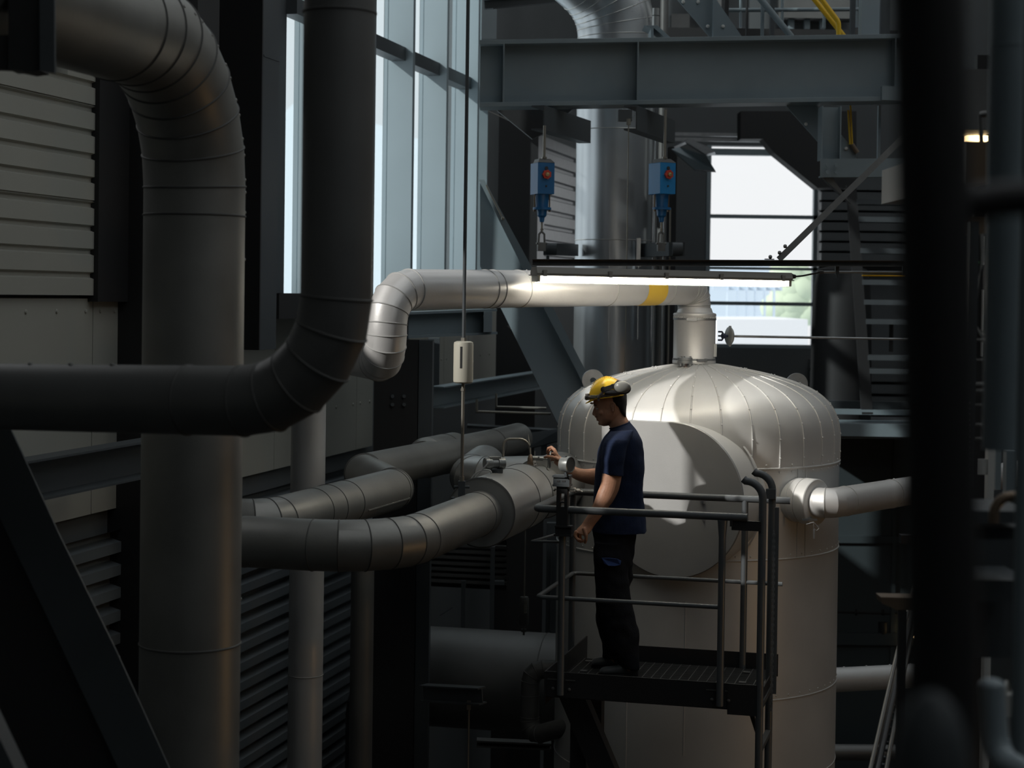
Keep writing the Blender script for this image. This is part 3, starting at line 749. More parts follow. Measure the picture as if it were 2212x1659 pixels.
# ---------------------------------------------------------------- heavy girder
DG = 15.0
gl, gr = P(1036, 160, DG), P(2060, 147, DG)
GH = (P(1500, 83, DG)-P(1500, 231, DG)).length+.0
def gy(x, y): return P(x, y, DG)
G = thing('heavy_girder', 'deep grey-blue plate girder spanning above the blue hanger boxes', 'beam', gl)
top_, bot_ = [P(x, y, DG) for x, y in ((1036, 91), (2060, 76))], [P(x, y, DG) for x, y in ((1036, 226), (2060, 211))]
d = (top_[1]-top_[0]).normalized(); yv = V(0, 1, 0)
mb = MB(); t = Z*.018
for pr in (top_, bot_): mb.ob((pr[0]+pr[1])/2+yv*.15, (pr[1]-pr[0])/2, yv*.15, t)
m1, m2 = (top_[0]+bot_[0])/2+yv*.15, (top_[1]+bot_[1])/2+yv*.15
mb.ob((m1+m2)/2, (m2-m1)/2, yv*.009, Z*(GH/2-.03))
part('girder_body', mb, M['steel'], G, smooth=0, bevel=.002)
for x in (1088, 1378, 1935):
    p = (P(x, 158, DG)); mb = MB(); f = (x-1036)/1024; yy = m1.lerp(m2, f); mb.ob(V(p.x, yy.y-.075, yy.z), V(.006, 0, 0), V(0, .07, 0), Z*(GH/2-.035)); part('stiffener', mb, M['steel'], G, smooth=0)
# brackets under the girder
for (x, y, w, D, lab) in ((1168, 246, 1, 14.7, 'short channel under the girder above the dim blue hanger box'), (1368, 246, 1, 14.7, 'short channel under the girder in front of the shiny duct')):
    a = P(x+8, y+8, D); b = a+V(0.44, 1.45, 0.02)
    mb = MB().chan(a, b, Z, 0.20, 0.11, -1)
    single('hanger_channel', mb, M['steel_dk'], lab, 'channel', smooth=0)
mb = MB(); mb.ob(P(1350, 250, 14.75), V(.055, 0, 0), V(0, .05, 0), Z*.045); single('clamp_plate', mb, M['steel_dk'], 'small dark clamp plate holding the thin rod under the girder', 'bracket')
mb = MB(); a = P(1358, 262, 14.7); mb.cyl(a, V(a.x, a.y, P(1364, 560, 14.7).z), .005); mb.cyl(V(a.x, a.y, P(1364, 560, 14.7).z), V(a.x, a.y, 4), .005); mb.cyl(a+V(0,0,-.03), a+V(0, 0, .02), .018)
single('thin_rod', mb, M['rod'], 'thin rod hanging in front of the large shiny duct', 'rod')
# ---------------------------------------------------------------- blue hangers
def hanger(x, ytop, D, col, side, lab, rot, off):
    k = D/FPX; c = P(x, 385, D); T = thing('pipe_hanger', lab, 'hanger', V(c.x, c.y, P(x, 545, D).z), group=None)
    q = Matrix.Rotation(rot, 3, 'Z'); X = q @ V(1, 0, 0); Y = q @ V(0, 1, 0)
    w, h, dp = 19*k, 34*k, 0.10
    mb = MB().ob(c+Y*dp, X*w, Y*dp, Z*h); bx = part('hanger_body', mb, col, T, smooth=0, bevel=.004)
    mb = MB(); mb.prism([c-X*w+Z*h+Y*-.002, c+X*w+Z*h+Y*-.002, c+X*w*.7+Z*(h+9*k)+Y*.05, c-X*w*.6+Z*(h+9*k)+Y*.05], Y*.13); part('hanger_cap', mb, M['galv_dk'], T, smooth=0)
    kc = c-Y*.003+Z*8*k; mb = MB()
    prof = []
    n = 14; ptsn = [kc+(X*math.cos(2*PI*i/n)+Z*math.sin(2*PI*i/n))*(10.5*k if i % 2 else 9*k) for i in range(n)]
    mb.prism(ptsn, -Y*.02); kn = part('knob', mb, M['red'], T, smooth=0)
    mb = MB(); mb.cyl(kc-Y*.02, kc-Y*.035, 4.3*k, n=16); mb.ringbead(kc-Y*.034, Y, 2.6*k, .003, 16); part('knob_centre', mb, M['brass'], kn)
    mb = MB(); mb.cyl(c-Y*.001+Z*22*k, c-Y*.006+Z*22*k, 3.7*k, n=16); mb.cyl(c-Y*.001-Z*17*k, c-Y*.006-Z*17*k, 2.2*k, n=12); parts('hole_plug', mb, M['ink'], T)
    mb = MB(); sd = c+X*(w+.001)+Y*dp
    for i in range(9): mb.ob(sd+Z*(24-6*i)*k+Y*(.02*((i % 2)*2-1)*.6), X*.0015, Y*(.018+.01*(i % 3)), Z*.004)
    part('side_marking', mb, M['white' if side else 'ink'], T, smooth=0)
    cc = c+Y*dp-Z*h; mb = MB()
    mb.lathe(cc, -Z, [(16*k, 0), (15*k, .01), (13.5*k, 26*k), (13.5*k, 28*k), (20*k, 28*k), (20*k, 33*k), (11*k, 33*k), (10*k, 46*k), (6*k, 50*k), (5*k, 58*k), (4*k, 60*k)], 28)
    part('hanger_cylinder', mb, side or M['blue_dk'], T)
    mb = MB()
    for sx in (-1, 1): mb.cyl(cc+X*sx*17*k+Z*0, cc+X*sx*17*k-Z*37*k, 1.6*k, n=10); mb.nut(cc+X*sx*17*k-Z*33*k, cc+X*sx*17*k-Z*37*k, 2.8*k)
    parts('tie_bolt', mb, M['bronze'], T)
    e = cc-Z*60*k; mb = MB(); mb.cyl(e, e-Z*20*k, 2.4*k, n=12); mb.nut(e-Z*14*k, e-Z*18*k, 4*k); part('lower_rod', mb, M['rod'], T)
    f = e-Z*20*k; mb = MB()
    for s in (-1, 1): mb.sweep([f, f+X*s*6*k-Z*6*k, f+X*s*7*k-Z*28*k], 2.2*k, 10)
    mb.cyl(f-X*12*k-Z*26*k, f+X*12*k-Z*26*k, 2.6*k, n=12); mb.ob(f-Z*34*k, X*9*k, Y*3*k, Z*9*k)
    part('clevis', mb, M['galv_dk'], T)
    u0 = c+Y*.06+Z*(h+9*k); mb = MB(); mb.cyl(u0, V(u0.x, u0.y, P(x, ytop, D).z), 3.2*k, n=12); mb.nut(u0, u0+Z*4*k, 6*k); part('upper_rod', mb, M['rod'], T)
    return T
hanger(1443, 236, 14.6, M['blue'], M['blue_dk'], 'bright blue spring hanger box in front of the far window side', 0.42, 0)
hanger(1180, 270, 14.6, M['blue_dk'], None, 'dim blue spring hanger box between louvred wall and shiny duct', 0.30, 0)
# ---------------------------------------------------------------- upper deck above the girder
DU = 15.8
def pbox(mb, x0, y0, x1, y1, D, dep): 
    a, b = P(x0, y1, D), P(x1, y0, D); return mb.box((a.x, a.y, a.z), (b.x, a.y+dep, b.z))
mb = MB().prism([P(1430, -40, DU), P(1520, -40, DU), P(1605, 82, DU), P(1535, 82, DU)], V(0, .03, 0))
U = thing('stair_stringer', 'dark blue bolted stair stringer above the girder', 'stringer', P(1560, 82, DU))
part('stringer_plate', mb, M['steel'], U, smooth=0)
mb = MB()
for x, y in ((1476, 4), (1508, 4), (1529, 57), (1562, 57)): mb.dot(P(x, y, DU-.01), V(0, -1, 0), .017)
parts('bolt', mb, M['white'], U)
for (x0, x1, lab, D, m) in ((1540, 1546, 'slim upright post beside the bolted stair stringer', 15.7, 'steel'), (1565, 1576, 'dark square post right behind the slim upright post', 16.6, 'black'), (1645, 1653, 'grey deck post behind the sloping tube', 15.7, 'steel'), (1612, 1618, 'thin black deck post before the grey wall boxes', 17.2, 'black'), (1664, 1675, 'dark deck post next to the grey deck post', 17.2, 'steel_dk'), (1838, 1850, 'dark deck post next to the wide pale post', 16.8, 'steel_dk'), (1861, 1902, 'wide pale blue-grey post standing on the girder', 15.4, 'fin'), (1902, 1925, 'shaded flat post touching the wide pale post', 15.9, 'steel_dk')):
    mb = MB(); pbox(mb, x0, -120, x1, 86, D, .08 if x1-x0 < 20 else .16); single('deck_post', mb, M[m], lab, 'post', smooth=0)
mb = MB(); mb.cyl(P(1612, -40, 15.6), P(1710, 80, 15.6), .028); single('sloping_tube', mb, M['steel'], 'grey sloping tube above the girder', 'tube')
Y = thing('yellow_handrail', 'bright yellow stair handrail above the girder', 'handrail', P(1812, 76, 15.3))
pts, _ = arc([P(1745, -40, 15.3), P(1811, 47, 15.3), P(1812, 80, 15.3)], .08, 4); part('handrail_tube', MB().sweep(pts, .022, 20), M['yellow'], Y)
pts = [P(1728, -40, 15.45), P(1826, 82, 15.45)]; part('handrail_tube', MB().sweep(pts, .022, 20), M['yellow'], Y)
mb = MB()
for y in (22,): mb.cyl(P(1570, y, 17.6), P(1870, y-2, 17.6), .02)
for x in (1600, 1690, 1780, 1850): mb.cyl(P(x, -60, 17.6), P(x, 60, 17.6), .014)
single('deck_guardrail', mb, M['steel'], 'thin grey guardrail beyond the sloping tube on the upper deck', 'guardrail')
mb = MB(); pbox(mb, 1405, 66, 1940, 95, 18.5, .2); single('deck_edge_beam', mb, M['black'], 'dark edge beam of the upper deck behind the posts', 'beam', smooth=0)
mb = MB(); pbox(mb, 1430, -150, 1940, 64, 21.0, .15); struct('wall_deck', mb, M['panel_dk'])
T = thing('equipment_cabinet', 'grey cabinet row with small feet on the upper deck wall', 'cabinet', P(1760, 64, 20.5))
mb = MB(); pbox(mb, 1685, -100, 1850, 38, 20.6, .3); part('cabinet_body', mb, M['alu_dark'], T, smooth=0)
for x in (1704, 1738, 1772): mb = MB(); pbox(mb, x, 38, x+12, 62, 20.7, .1); part('cabinet_foot', mb, M['steel'], T, smooth=0)
mb = MB(); pbox(mb, 1500, -100, 1560, 20, 20.8, .25); single('wall_box', mb, M['alu_dark'], 'dim grey wall box behind the top of the bolted stringer', 'box', smooth=0)
mb = MB(); pbox(mb, 1450, 30, 1490, 64, 20.8, .25); single('wall_box', mb, M['alu_dark'], 'small dim box low on the upper deck wall by the duct elbow', 'box', smooth=0)
mb = MB(); a = P(1417, 0, 16.2); mb.sweep([V(a.x, a.y, P(1417, 84, 16.2).z), V(a.x, a.y, P(1417, 34, 16.2).z), V(a.x, a.y, P(1417, 18, 16.2).z)], .032, 24, bead=.004); single('short_clad_pipe', mb, M['alu'], 'short pale clad pipe end standing behind the girder', 'pipe')
mb = MB(); mb.prism([P(1392, 55, 15.6), P(1420, 55, 15.6), P(1452, 84, 15.6), P(1440, 84, 15.6), P(1412, 60, 15.6), P(1412, 84, 15.6), P(1406, 84, 15.6), P(1406, 62, 15.6)], V(0, .3, 0)); single('angle_bracket', mb, M['steel'], 'angle bracket beside the duct elbow on top of the girder', 'bracket', smooth=0)
mb = MB(); mb.chan(P(1045, 10, 17), P(1250, -8, 18.5), Z, .10, .1); single('roof_channel', mb, M['steel_dk'], 'dim channel high above the girder beside the duct elbow', 'beam', smooth=0)
mb = MB(); pbox(mb, 1040, -100, 1075, 84, 18.8, .1); single('wall_box', mb, M['steel_dk'], 'dim box in the dark corner above the girder end', 'box', smooth=0)
mb = MB(); mb.cyl(P(1055, 240, 16), P(1122, 270, 17.5), .006); single('thin_tie', mb, M['rod'], 'thin sloping tie below the girder end', 'rod')
mb = MB(); mb.prism([P(1066, 232, 16), P(1240, 232, 16), P(1190, 280, 16), P(1150, 300, 16)], V(0, .1, 0)); single('gusset_plate', mb, M['black'], 'black gusset under the girder near the black column', 'plate', smooth=0)
# ---------------------------------------------------------------- under the girder, to the right
mb = MB(); a = P(1775, 300, 14.8); b = P(1817, 300, 14.8); mb.ibeam(V((a.x+b.x)/2, a.y+.1, P(1796, 345, 14.8).z), V((a.x+b.x)/2, a.y+.1, P(1796, 229, 14.8).z), V(1, 0, 0), b.x-a.x, .2, .01, .01)
single('hanging_post', mb, M['steel'], 'short H post hanging from the girder onto the bolted beam', 'post', smooth=0)
T = thing('bolted_beam', 'short grey beam with four bolts below the girder', 'beam', P(1772, 383, 14.7))
mb = MB(); mb.chan(P(1772, 363, 14.7), P(2080, 361, 14.7), Z, 40/FPX*14.7, .09, -1); part('beam_web', mb, M['steel'], T, smooth=0)
for x in (1787, 1806):
    for y in (357, 372): mb = MB(); q = P(x, y, 14.66); mb.nut(q, q-V(0, .02, 0), .016); part('bolt', mb, M['steel'], T, smooth=0)
mb = MB().prism([P(1695, 225, 15.28), P(1762, 225, 15.28), P(1850, 330, 15.28), P(1850, 380, 15.28), P(1810, 380, 15.28), P(1775, 315, 15.28)], V(0, .03, 0))
T = thing('deck_stringer', 'dark sloping stringer plate below the girder over the far window', 'stringer', P(1775, 330, 15.28)); part('stringer_plate', mb, M['steel'], T, smooth=0)
mb = MB(); [mb.dot(P(x, y, 15.27), V(0, -1, 0), .016) for x, y in ((1741, 268), (1828, 321))]; parts('bolt', mb, M['white'], T)
T = thing('yellow_ladder_rail', 'thin yellow rail glimpsed between hanging post and dark column', 'handrail', P(1838, 330, 15.25))
for (x0, y0, x1, y1) in ((1832, 238, 1836, 312), (1837, 228, 1841, 312)): part('rail_tube', MB().cyl(P(x0, y0, 15.25), P(x1, y1, 15.25), .008), M['yellow'], T)
mb = MB(); mb.cyl(P(1840, 312, 15.25), P(1852, 330, 15.25), .02); part('rail_foot', mb, M['bronze'], T)
mb = MB(); pbox(mb, 1896, 228, 1903, 343, 15.3, .05); single('hanging_flat', mb, M['fin'], 'thin pale flat hanging between girder and bolted beam', 'flat bar', smooth=0)
mb = MB(); pbox(mb, 1905, 187, 1990, 216, 14.96, .06); single('cover_plate', mb, M['steel'], 'flat cover plate on the girder beside the dark foreground column', 'plate', smooth=0)
mb = MB(); mb.prism([P(1778, 384, 14.75), P(1798, 384, 14.75), P(1838, 440, 14.75), P(1822, 425, 14.75)], V(0, .1, 0)); single('beam_bracket', mb, M['galv_dk'], 'small slanted metal bracket hanging under the bolted beam', 'bracket', smooth=0)
# flat dark stair underside across the window corner
mb = MB().prism([P(1648, 300, 25), P(1672, 330, 25), P(1766, 406, 25), P(1850, 406, 25), P(1850, 240, 25), P(1600, 240, 25), P(1600, 300, 25)], V(0, .4, 0))
single('sloping_duct', mb, M['black'], 'dark sloping duct cutting off the far window corner', 'duct', smooth=0)
mb = MB(); a, b = P(1455, 308, 23), P(1545, 306, 23)
T = thing('duct_hood', 'pale angular sheet-metal hood beside the far window top', 'hood', P(1500, 360, 23))
part('hood_top', MB().prism([P(1455, 317, 23.3), P(1486, 299, 23.3), P(1528, 316, 22.6), P(1544, 328, 22.2), P(1524, 333, 22.2), P(1480, 306, 23)], V(.05, .35, .0)), M['galv'], T, smooth=0)
part('hood_side', MB().prism([P(1450, 322, 23), P(1468, 318, 23), P(1525, 336, 22.4), P(1545, 368, 22.4), P(1500, 366, 22.7)], V(.05, .35, 0)), M['fin'], T, smooth=0)
mb = MB(); pbox(mb, 1438, 318, 1462, 800, 24, .2); single('steel_column', mb, M['black'], 'black column behind the bright blue hanger box', 'column', smooth=0)
for (y, lab) in ((290, 'upper thin bright line of the far wall rail over the window'), (301, 'lower bright rail just above the far window')):
    mb = MB(); pbox(mb, 1445, y, 1768, y+3, 26, .05); single('wall_rail', mb, M['galv'], lab, 'rail', smooth=0)
# far wall cladding right of the window
prof = []; 
mb = MB()
yy = 395
while yy < 560:
    pbox(mb, 1774, yy, 1985, yy+14, 28.6, .35); yy += 22
yy = 780
while yy < 880: pbox(mb, 1755, yy, 1985, yy+16, 28.6, .35); yy += 26
struct('wall_cladding_4', mb, M['panel_dk'])
a = P(1735, 900, 19.35); zd = P(1800, 905, 21.5).z; mb = MB().box((a.x, 19.3, zd-.06), (8.98, 21.98, zd)); single('walkway_deck', mb, M['steel_dk'], 'flat dark walkway deck carrying the rounded casing and the open stair', 'walkway', smooth=0)
# dark round casing and open stair in front of it
mb = MB(); a = P(1818, 700, 21.5); mb.lathe(V(a.x, a.y, P(1800, 905, 21.5).z), Z, [(.36, 0), (.362, .4), (.35, 1.2), (.33, 1.6), (.29, 1.78), (.1, 1.83)], 48); single('round_casing', mb, M['black'], 'dark rounded casing standing beside the far window', 'casing')
T = thing('open_stair', 'dark open stair with flat treads behind the tank', 'stair', P(1870, 860, 20))
part('stair_stringer', MB().prism([P(1829, 400, 20), P(1850, 400, 20), P(1886, 895, 20), P(1862, 895, 20)], V(0, .06, 0)), M['black'], T, smooth=0)
for i, y in enumerate((432, 470, 538, 606, 649, 691, 769, 798)):
    mb = MB(); x0 = 1850+i*4; a, b = P(x0, y+9, 20), P(2010, y, 20.0); mb.box((a.x, a.y, a.z), (b.x, a.y+.28, b.z)); part('tread', mb, M['steel_dk'], T, smooth=0)
mb = MB(); pbox(mb, 1922, 700, 1930, 760, 20.2, .05); part('stair_post', mb, M['black'], T, smooth=0)
# walkway beams beside the tank
for (y0, y1, D, m, lab) in ((868, 884, 20.5, 'steel_dk', 'topmost dark walkway plank right of the tank dome'), (886, 897, 20, 'steel', 'thin walkway edge under the topmost plank'), (910, 914, 19.5, 'steel', 'thin bright rail above the pair of walkway beams'), (917, 944, 19.3, 'steel', 'blue-grey walkway beam level with the tank seam')):
    mb = MB(); a, b = P(1755, (y0+y1)/2-3, D), P(2010, (y0+y1)/2+1, D); mb.chan(a, b, Z, (y1-y0)/FPX*D, .1, -1); single('walkway_beam', mb, M[m], lab, 'beam', smooth=0)
mb = MB(); pbox(mb, 1750, 948, 2020, 1800, 22, .15); pbox(mb, 1750, 1370, 2020, 1392, 21.9, .12); pbox(mb, 1750, 1160, 2020, 1172, 21.9, .12)
pbox(mb, 1925, 948, 1928, 1800, 21.96, .04)
struct('wall_partition', mb, M['partition'])
p0_, p1_ = P(1780, 1470, 15.5), V(3.9, 15.7, 0)
p1_.z = p0_.z+.02
mb = MB(); mb.cyl(p0_, p1_, .104, n=40); [mb.dot(p0_.lerp(p1_, t)+Z*.104, Z, .012) for t in (.15, .32, .5, .66)]; single('insulated_pipe', mb, M['tank'], 'bright short run of clad pipe low behind the tank', 'pipe')
mb = MB(); q_ = P(1780, 1625, 17); mb.cyl(q_, V(8.98, 17.1, q_.z), .075, n=32); single('insulated_pipe', mb, M['alu_dark'], 'dim clad pipe near the floor, below the bright short run', 'pipe')
mb = MB(); mb.cyl(P(1790, 1321, 21.97), P(2010, 1328, 21.97), .022); [mb.cyl(P(x, 1322, 21.97), P(x+5, 1322, 21.97), .042) for x in (1846, 1904)]; single('wall_pipe', mb, M['black'], 'thin dark pipe with couplings on the partition behind the tank', 'pipe')
mb = MB(); mb.cyl(P(1907, 1369, 21.94), P(1907, 1344, 21.94), .05); single('dark_can', mb, M['black'], 'small black can on the ledge of the partition', 'can')
mb = MB(); pbox(mb, 1947, 1157, 1990, 1175, 14, .1); single('junction_box', mb, M['black'], 'small dark box with a pale edge beside the dark foreground column', 'box', smooth=0)
# cable ladder rising diagonally
T = thing('cable_ladder', 'diagonal cable ladder packed with cables low right of the tank', 'cable ladder', P(1890, 1680, 9))
for (x0, y0, x1, y1, x2, y2) in ((1862, 1740, 1938, 1410, 1978, 1250), (1900, 1740, 1955, 1440, 1986, 1290)):
    part('ladder_rail', MB().sweep([P(x0, y0, 8.4), P(x1, y1, 9.6), P(x2, y2, 10.6)], .011, 8), M['galv_dk'], T)
mb = MB()
for i in range(26):
    t = i/26; a = P(1868+108*t, 1700-440*t, 8.5+2*t); b = P(1902+82*t, 1700-410*t, 8.5+2*t); mb.cyl(a, b, .008, n=8)
parts('ladder_rung', mb, M['steel_dk'], T)
part('ladder_cable', MB().sweep([P(1880, 1730, 8.45), P(1945, 1430, 9.6), P(1982, 1270, 10.6)], .017, 12), M['cable_dk'], T)
T = thing('t_stand', 'dark stand with a flat top beside the dark foreground column', 'stand', P(1950, 1510, 7))
a = P(1950, 1320, 7); part('stand_post', MB().box((a.x-.014, a.y, 0.0), (a.x+.014, a.y+.03, a.z)), M['black'], T, smooth=0)
part('stand_top', MB().prism([P(1903, 1290, 7), P(1990, 1292, 7), P(1990, 1318, 7), P(1938, 1318, 7), P(1906, 1304, 7)], V(0, .1, 0)), M['bronze'], T, smooth=0)
for (x, y) in ((1958, 1366), (1960, 1376), (1972, 1375)): mb = MB(); pbox(mb, x, y, x+7, y+3, 21.85, .06); single('indicator_lamp', mb, M['farlamp'], 'tiny warm light behind the cable ladder', 'lamp', group='tiny lights behind the cable ladder', smooth=0)
# ---------------------------------------------------------------- blurred things close to the viewer, right
T = thing('foreground_column', 'black out-of-focus column close to the viewer', 'column', P(2020, 1790, 1.6))
part('column_shaft', MB().sweep([P(2004, -150, 1.6), P(2030, 900, 1.6), P(2044, 1900, 1.6)], .0325, 40), M['black'], T)
part('column_arm', MB().sweep([P(2060, 445, 1.6), P(2150, 432, 1.6), P(2300, 420, 1.6)], .0155, 24), M['black'], T)
mb = MB(); mb.ell(P(2010, 1710, 1.5), V(.035, 0, 0), V(0, .03, 0), V(0, 0, .085)); single('blurred_knob', mb, M['steel_dk'], 'blurred grey rounded knob at the foot of the black column', 'knob')
T = thing('upright_pipe', 'smooth blue-grey upright pipe beyond the black foreground column', 'pipe', P(2170, 980, 4))
a = P(2170, 500, 4); part('pipe_wall', MB().sweep([V(a.x, a.y, P(2172, 972, 4).z), V(a.x, a.y, P(2168, 100, 4).z), V(a.x, a.y, P(2168, -120, 4).z)], 39/FPX*4, 40, bead=.002), M['steel'], T)
mb = MB(); a = P(2224, 500, 3.8); mb.sweep([V(a.x, a.y, 5), V(a.x, a.y, 9)], .02, 32); single('upright_pipe', mb, M['steel'], 'cropped upright pipe at the photo edge', 'pipe')
T = thing('perforated_strut', 'dark strut channel with a row of holes beside the black column', 'strut', P(2098, 1050, 6))
mb = MB(); pbox(mb, 2088, 480, 2113, 1052, 6, .04); part('strut_body', mb, M['steel_dk'], T, smooth=0)
mb = MB(); [pbox(mb, 2095, 712+i*12, 2099, 717+i*12, 5.995, .006) for i in range(27)]; part('strut_hole', mb, M['white'], T, smooth=0)
mb = MB(); pbox(mb, 2088, 306, 2140, 395, 6.5, 1.5); single('control_box', mb, M['bronze'], 'brownish box between the warm lamp strip and the blurred arm', 'box', smooth=0)
mb = MB(); pbox(mb, 2088, 470, 2136, 503, 6.05, .3); single('control_box', mb, M['bronze'], 'brownish box just below the blurred arm, above the hanging cables', 'box', smooth=0)
mb = MB(); pbox(mb, 2090, 293, 2134, 304, 7.96, .05); single('far_lamp', mb, M['farlamp'], 'warm glowing lamp strip between column and upright pipe', 'lamp', smooth=0)
mb = MB(); pbox(mb, 2070, 150, 2160, 280, 7.7, .3); single('equipment_box', mb, M['alu_dark'], 'dim grey equipment box above the warm lamp strip', 'box', smooth=0)
mb = MB(); mb.cyl(P(2120, 308, 6.6), P(2118, 248, 6.6), .008); mb.cyl(P(2118, 248, 6.6), P(2130, 246, 6.6), .012); single('lamp_pole', mb, M['galv_dk'], 'thin pole crossing the warm lamp strip', 'pole')
T = thing('cable_bundle', 'hanging loops of thin grey cables beside the black column', 'cables', P(2120, 750, 6.3))
for i in range(7):
    x = 2098+i*4; pts = [P(2118+i, 505, 6.3), P(2120+i, 560, 6.3), P(2112-i*2, 640, 6.28), P(2100+i*2, 690+4*i, 6.3), P(2118+2*i, 715+6*i, 6.32), P(2134, 720+i*4, 6.3)]
    mb = MB(); mb.sweep(pts, .0022, 6); part('cable', mb, M['cable'] if i % 2 else M['galv_dk'], T)
part('cable', MB().sweep([P(2094, 508, 6.3), P(2098, 545, 6.3), P(2104, 564, 6.3), P(2116, 567, 6.3)], .0025, 6), M['green'], T, 'green wire')
T = thing('backing_panel', 'tall black panel with narrow painted strips of window light behind the hanging cable loops', 'panel', P(2120, 1000, 8))
a = P(2105, 500, 8.02); b = P(2150, 120, 8.02); part('panel_body', MB().box((a.x, a.y, 0), (b.x, a.y+.05, b.z)), M['black'], T, smooth=0)
mb = MB(); pbox(mb, 2121, 510, 2127, 572, 8, .03); part('painted_window_gap', mb, M['white'], T, smooth=0); mb = MB(); pbox(mb, 2121, 626, 2125, 770, 8, .03); part('painted_window_gap', mb, M['white'], T, smooth=0)  # white strips stand in for bright window gaps; the panel behind is added
T = thing('tube_rack', 'rack of thin horizontal tubes beside the perforated strut', 'rack', P(2110, 950, 6.1))
for y, r in ((735, .005), (778, .004), (832, .01), (846, .012), (875, .004), (918, .006), (948, .005)): part('tube', MB().cyl(P(2108, y, 6.06), P(2140, y, 6.06), r), M['galv_dk'], T)
mb = MB(); a = P(2141, 1015, 7.5); mb.box((a.x-.013, a.y, 0.0), (a.x+.013, a.y+.05, P(2141, 965, 7.5).z)); mb.box((a.x-.05, a.y+.01, P(2130, 1026, 7.5).z), (a.x-.013, a.y+.02, P(2130, 992, 7.5).z)); single('pale_post', mb, M['white'], 'short pale post below the upright pipe', 'post', smooth=0)
mb = MB(); pbox(mb, 2150, 965, 2163, 1058, 7.6, .05); single('dim_post', mb, M['steel'], 'dim slim grey post touching the short pale post', 'post', smooth=0)
mb = MB(); pbox(mb, 2173, 975, 2195, 1070, 7.0, .05); single('dim_post', mb, M['steel'], 'wider dim grey post under the cropped upright pipe', 'post', smooth=0)
mb = MB(); pbox(mb, 2100, 1105, 2230, 1130, 5, .3); pbox(mb, 2105, 1142, 2230, 1165, 5.1, .3); pbox(mb, 2100, 1255, 2230, 1300, 5.2, .3); pbox(mb, 2100, 1130, 2230, 1420, 5.5, .1); single('machine_casing', mb, M['steel_dk'], 'dim machine casing with flat ledges at the photo edge', 'machine', smooth=0)
pts, _ = arc([P(2147, 1130, 4.6), P(2147, 1072, 4.6), P(2260, 1072, 4.6)], .045, 5); mb = MB().sweep(pts, .013, 24); single('bent_tube', mb, M['bronze'], 'dark bent tube above the machine casing', 'tube')
pts, _ = arc([P(2143, 1480, 3.4)+V(0, 0, 0), P(2153, 1640, 3.4), P(2290, 1705, 3.2)], .05, 4); mb = MB().sweep(pts, .025, 36, bead=.002, beads=[2]); mb.ell(P(2143, 1482, 3.4), V(.025, 0, 0), V(0, .025, 0), V(0, 0, .015)); single('bent_pipe', mb, M['fin'], 'smooth grey-blue bent pipe in the lower corner', 'pipe')
mb = MB(); [mb.ringbead(P(2176, 1490, 5), V(1, -.6, .2), .024-.005*i, .003, 20) for i in range(3)]; mb.ob(P(2178, 1520, 5), V(.03, 0, 0), V(0, .03, 0), Z*.03); single('coiled_hose', mb, M['cable'], 'small pale coil beside the bent pipe', 'hose')
mb = MB(); mb.prism([P(2182, 1600, 5.5), P(2208, 1608, 5.5), P(2208, 1645, 5.5), P(2182, 1622, 5.5)], V(0, .05, 0)); single('label_plate', mb, M['galv'], 'small pale plate in the lower corner behind the bent pipe', 'plate', smooth=0)
# ---------------------------------------------------------------- the tank
DT = 13.0
tc = P(1508, 960, DT); kx = DT/FPX
TC = V(tc.x, tc.y, 0)
def zt(y): return P(1508, y, DT).z
prof = [(302, 1700), (302, 1440), (301.5, 1150), (301, 985), (302, 950), (301, 922), (296, 897), (284, 872), (262, 850), (234, 833), (200, 820), (150, 806), (100, 796), (46, 787), (1, 784)]
# refine to a smooth curve
pz = [(r*kx, zt(y)) for r, y in prof]
def cr(p, n=5):
    out = []
    for i in range(len(p)-1):
        a = p[max(0, i-1)]; b = p[i]; c = p[i+1]; d = p[min(len(p)-1, i+2)]
        for k in range(n):
            t = k/n
            out.append(tuple(0.5*(2*b[q]+(c[q]-a[q])*t+(2*a[q]-5*b[q]+4*c[q]-d[q])*t*t+(3*b[q]-a[q]-3*c[q]+d[q])*t**3) for q in (0, 1)))
    out.append(p[-1]); return out
dome = cr(pz[3:])
T = thing('storage_tank', 'big round-topped metal tank with radiating seams behind the worker', 'tank', TC)
body = [(pz[0][0], 0.03)]+pz[1:4]+dome[1:]
part('tank_shell', MB().lathe(TC, Z, body, 120, cap=True), M['tank'], T, smooth=20)
mb = MB()
for k in range(30):
    a = math.radians(3+12*k); dr = V(math.sin(a), -math.cos(a), 0)
    mb.sweep([TC+dr*(r+.002)+Z*z for r, z in dome if r > .10], .0055, 6)
    for i, (r, z) in enumerate(dome):
        if r > .15 and i % 6 == 3: mb.dot(TC+dr*(r+.006)+Z*(z+.004), (dr+Z*.6), .0075)
part('dome_seams', mb, M['tank'], T, smooth=25)
mb = MB()
for y, h in ((985, .007), (1168, .006), (1452, .006), (1620, .005)): mb.ringbead(TC+Z*zt(y), Z, 302*kx, h, 120)
for (xd, ya, yb) in ((1457, 1250, 1450), (1457, 1452, 1560), (1686, 985, 1168), (1705, 985, 1168), (1611, 1620, 1700), (1345, 1452, 1700)):
    s = (xd-1508)/302; a = math.asin(s); dr = V(math.sin(a), -math.cos(a), 0); c = TC+dr*(302*kx); mb.sweep([c+Z*zt(ya), c+Z*zt(yb)], .0035, 6)
for k in range(60):
    a = math.radians(6*k+3); dr = V(math.sin(a), -math.cos(a), 0)
    for y in (978, 992, 1160, 1444): mb.dot(TC+dr*(302*kx)+Z*zt(y), dr, .007)
part('shell_bands', mb, M['tank'], T, smooth=25)
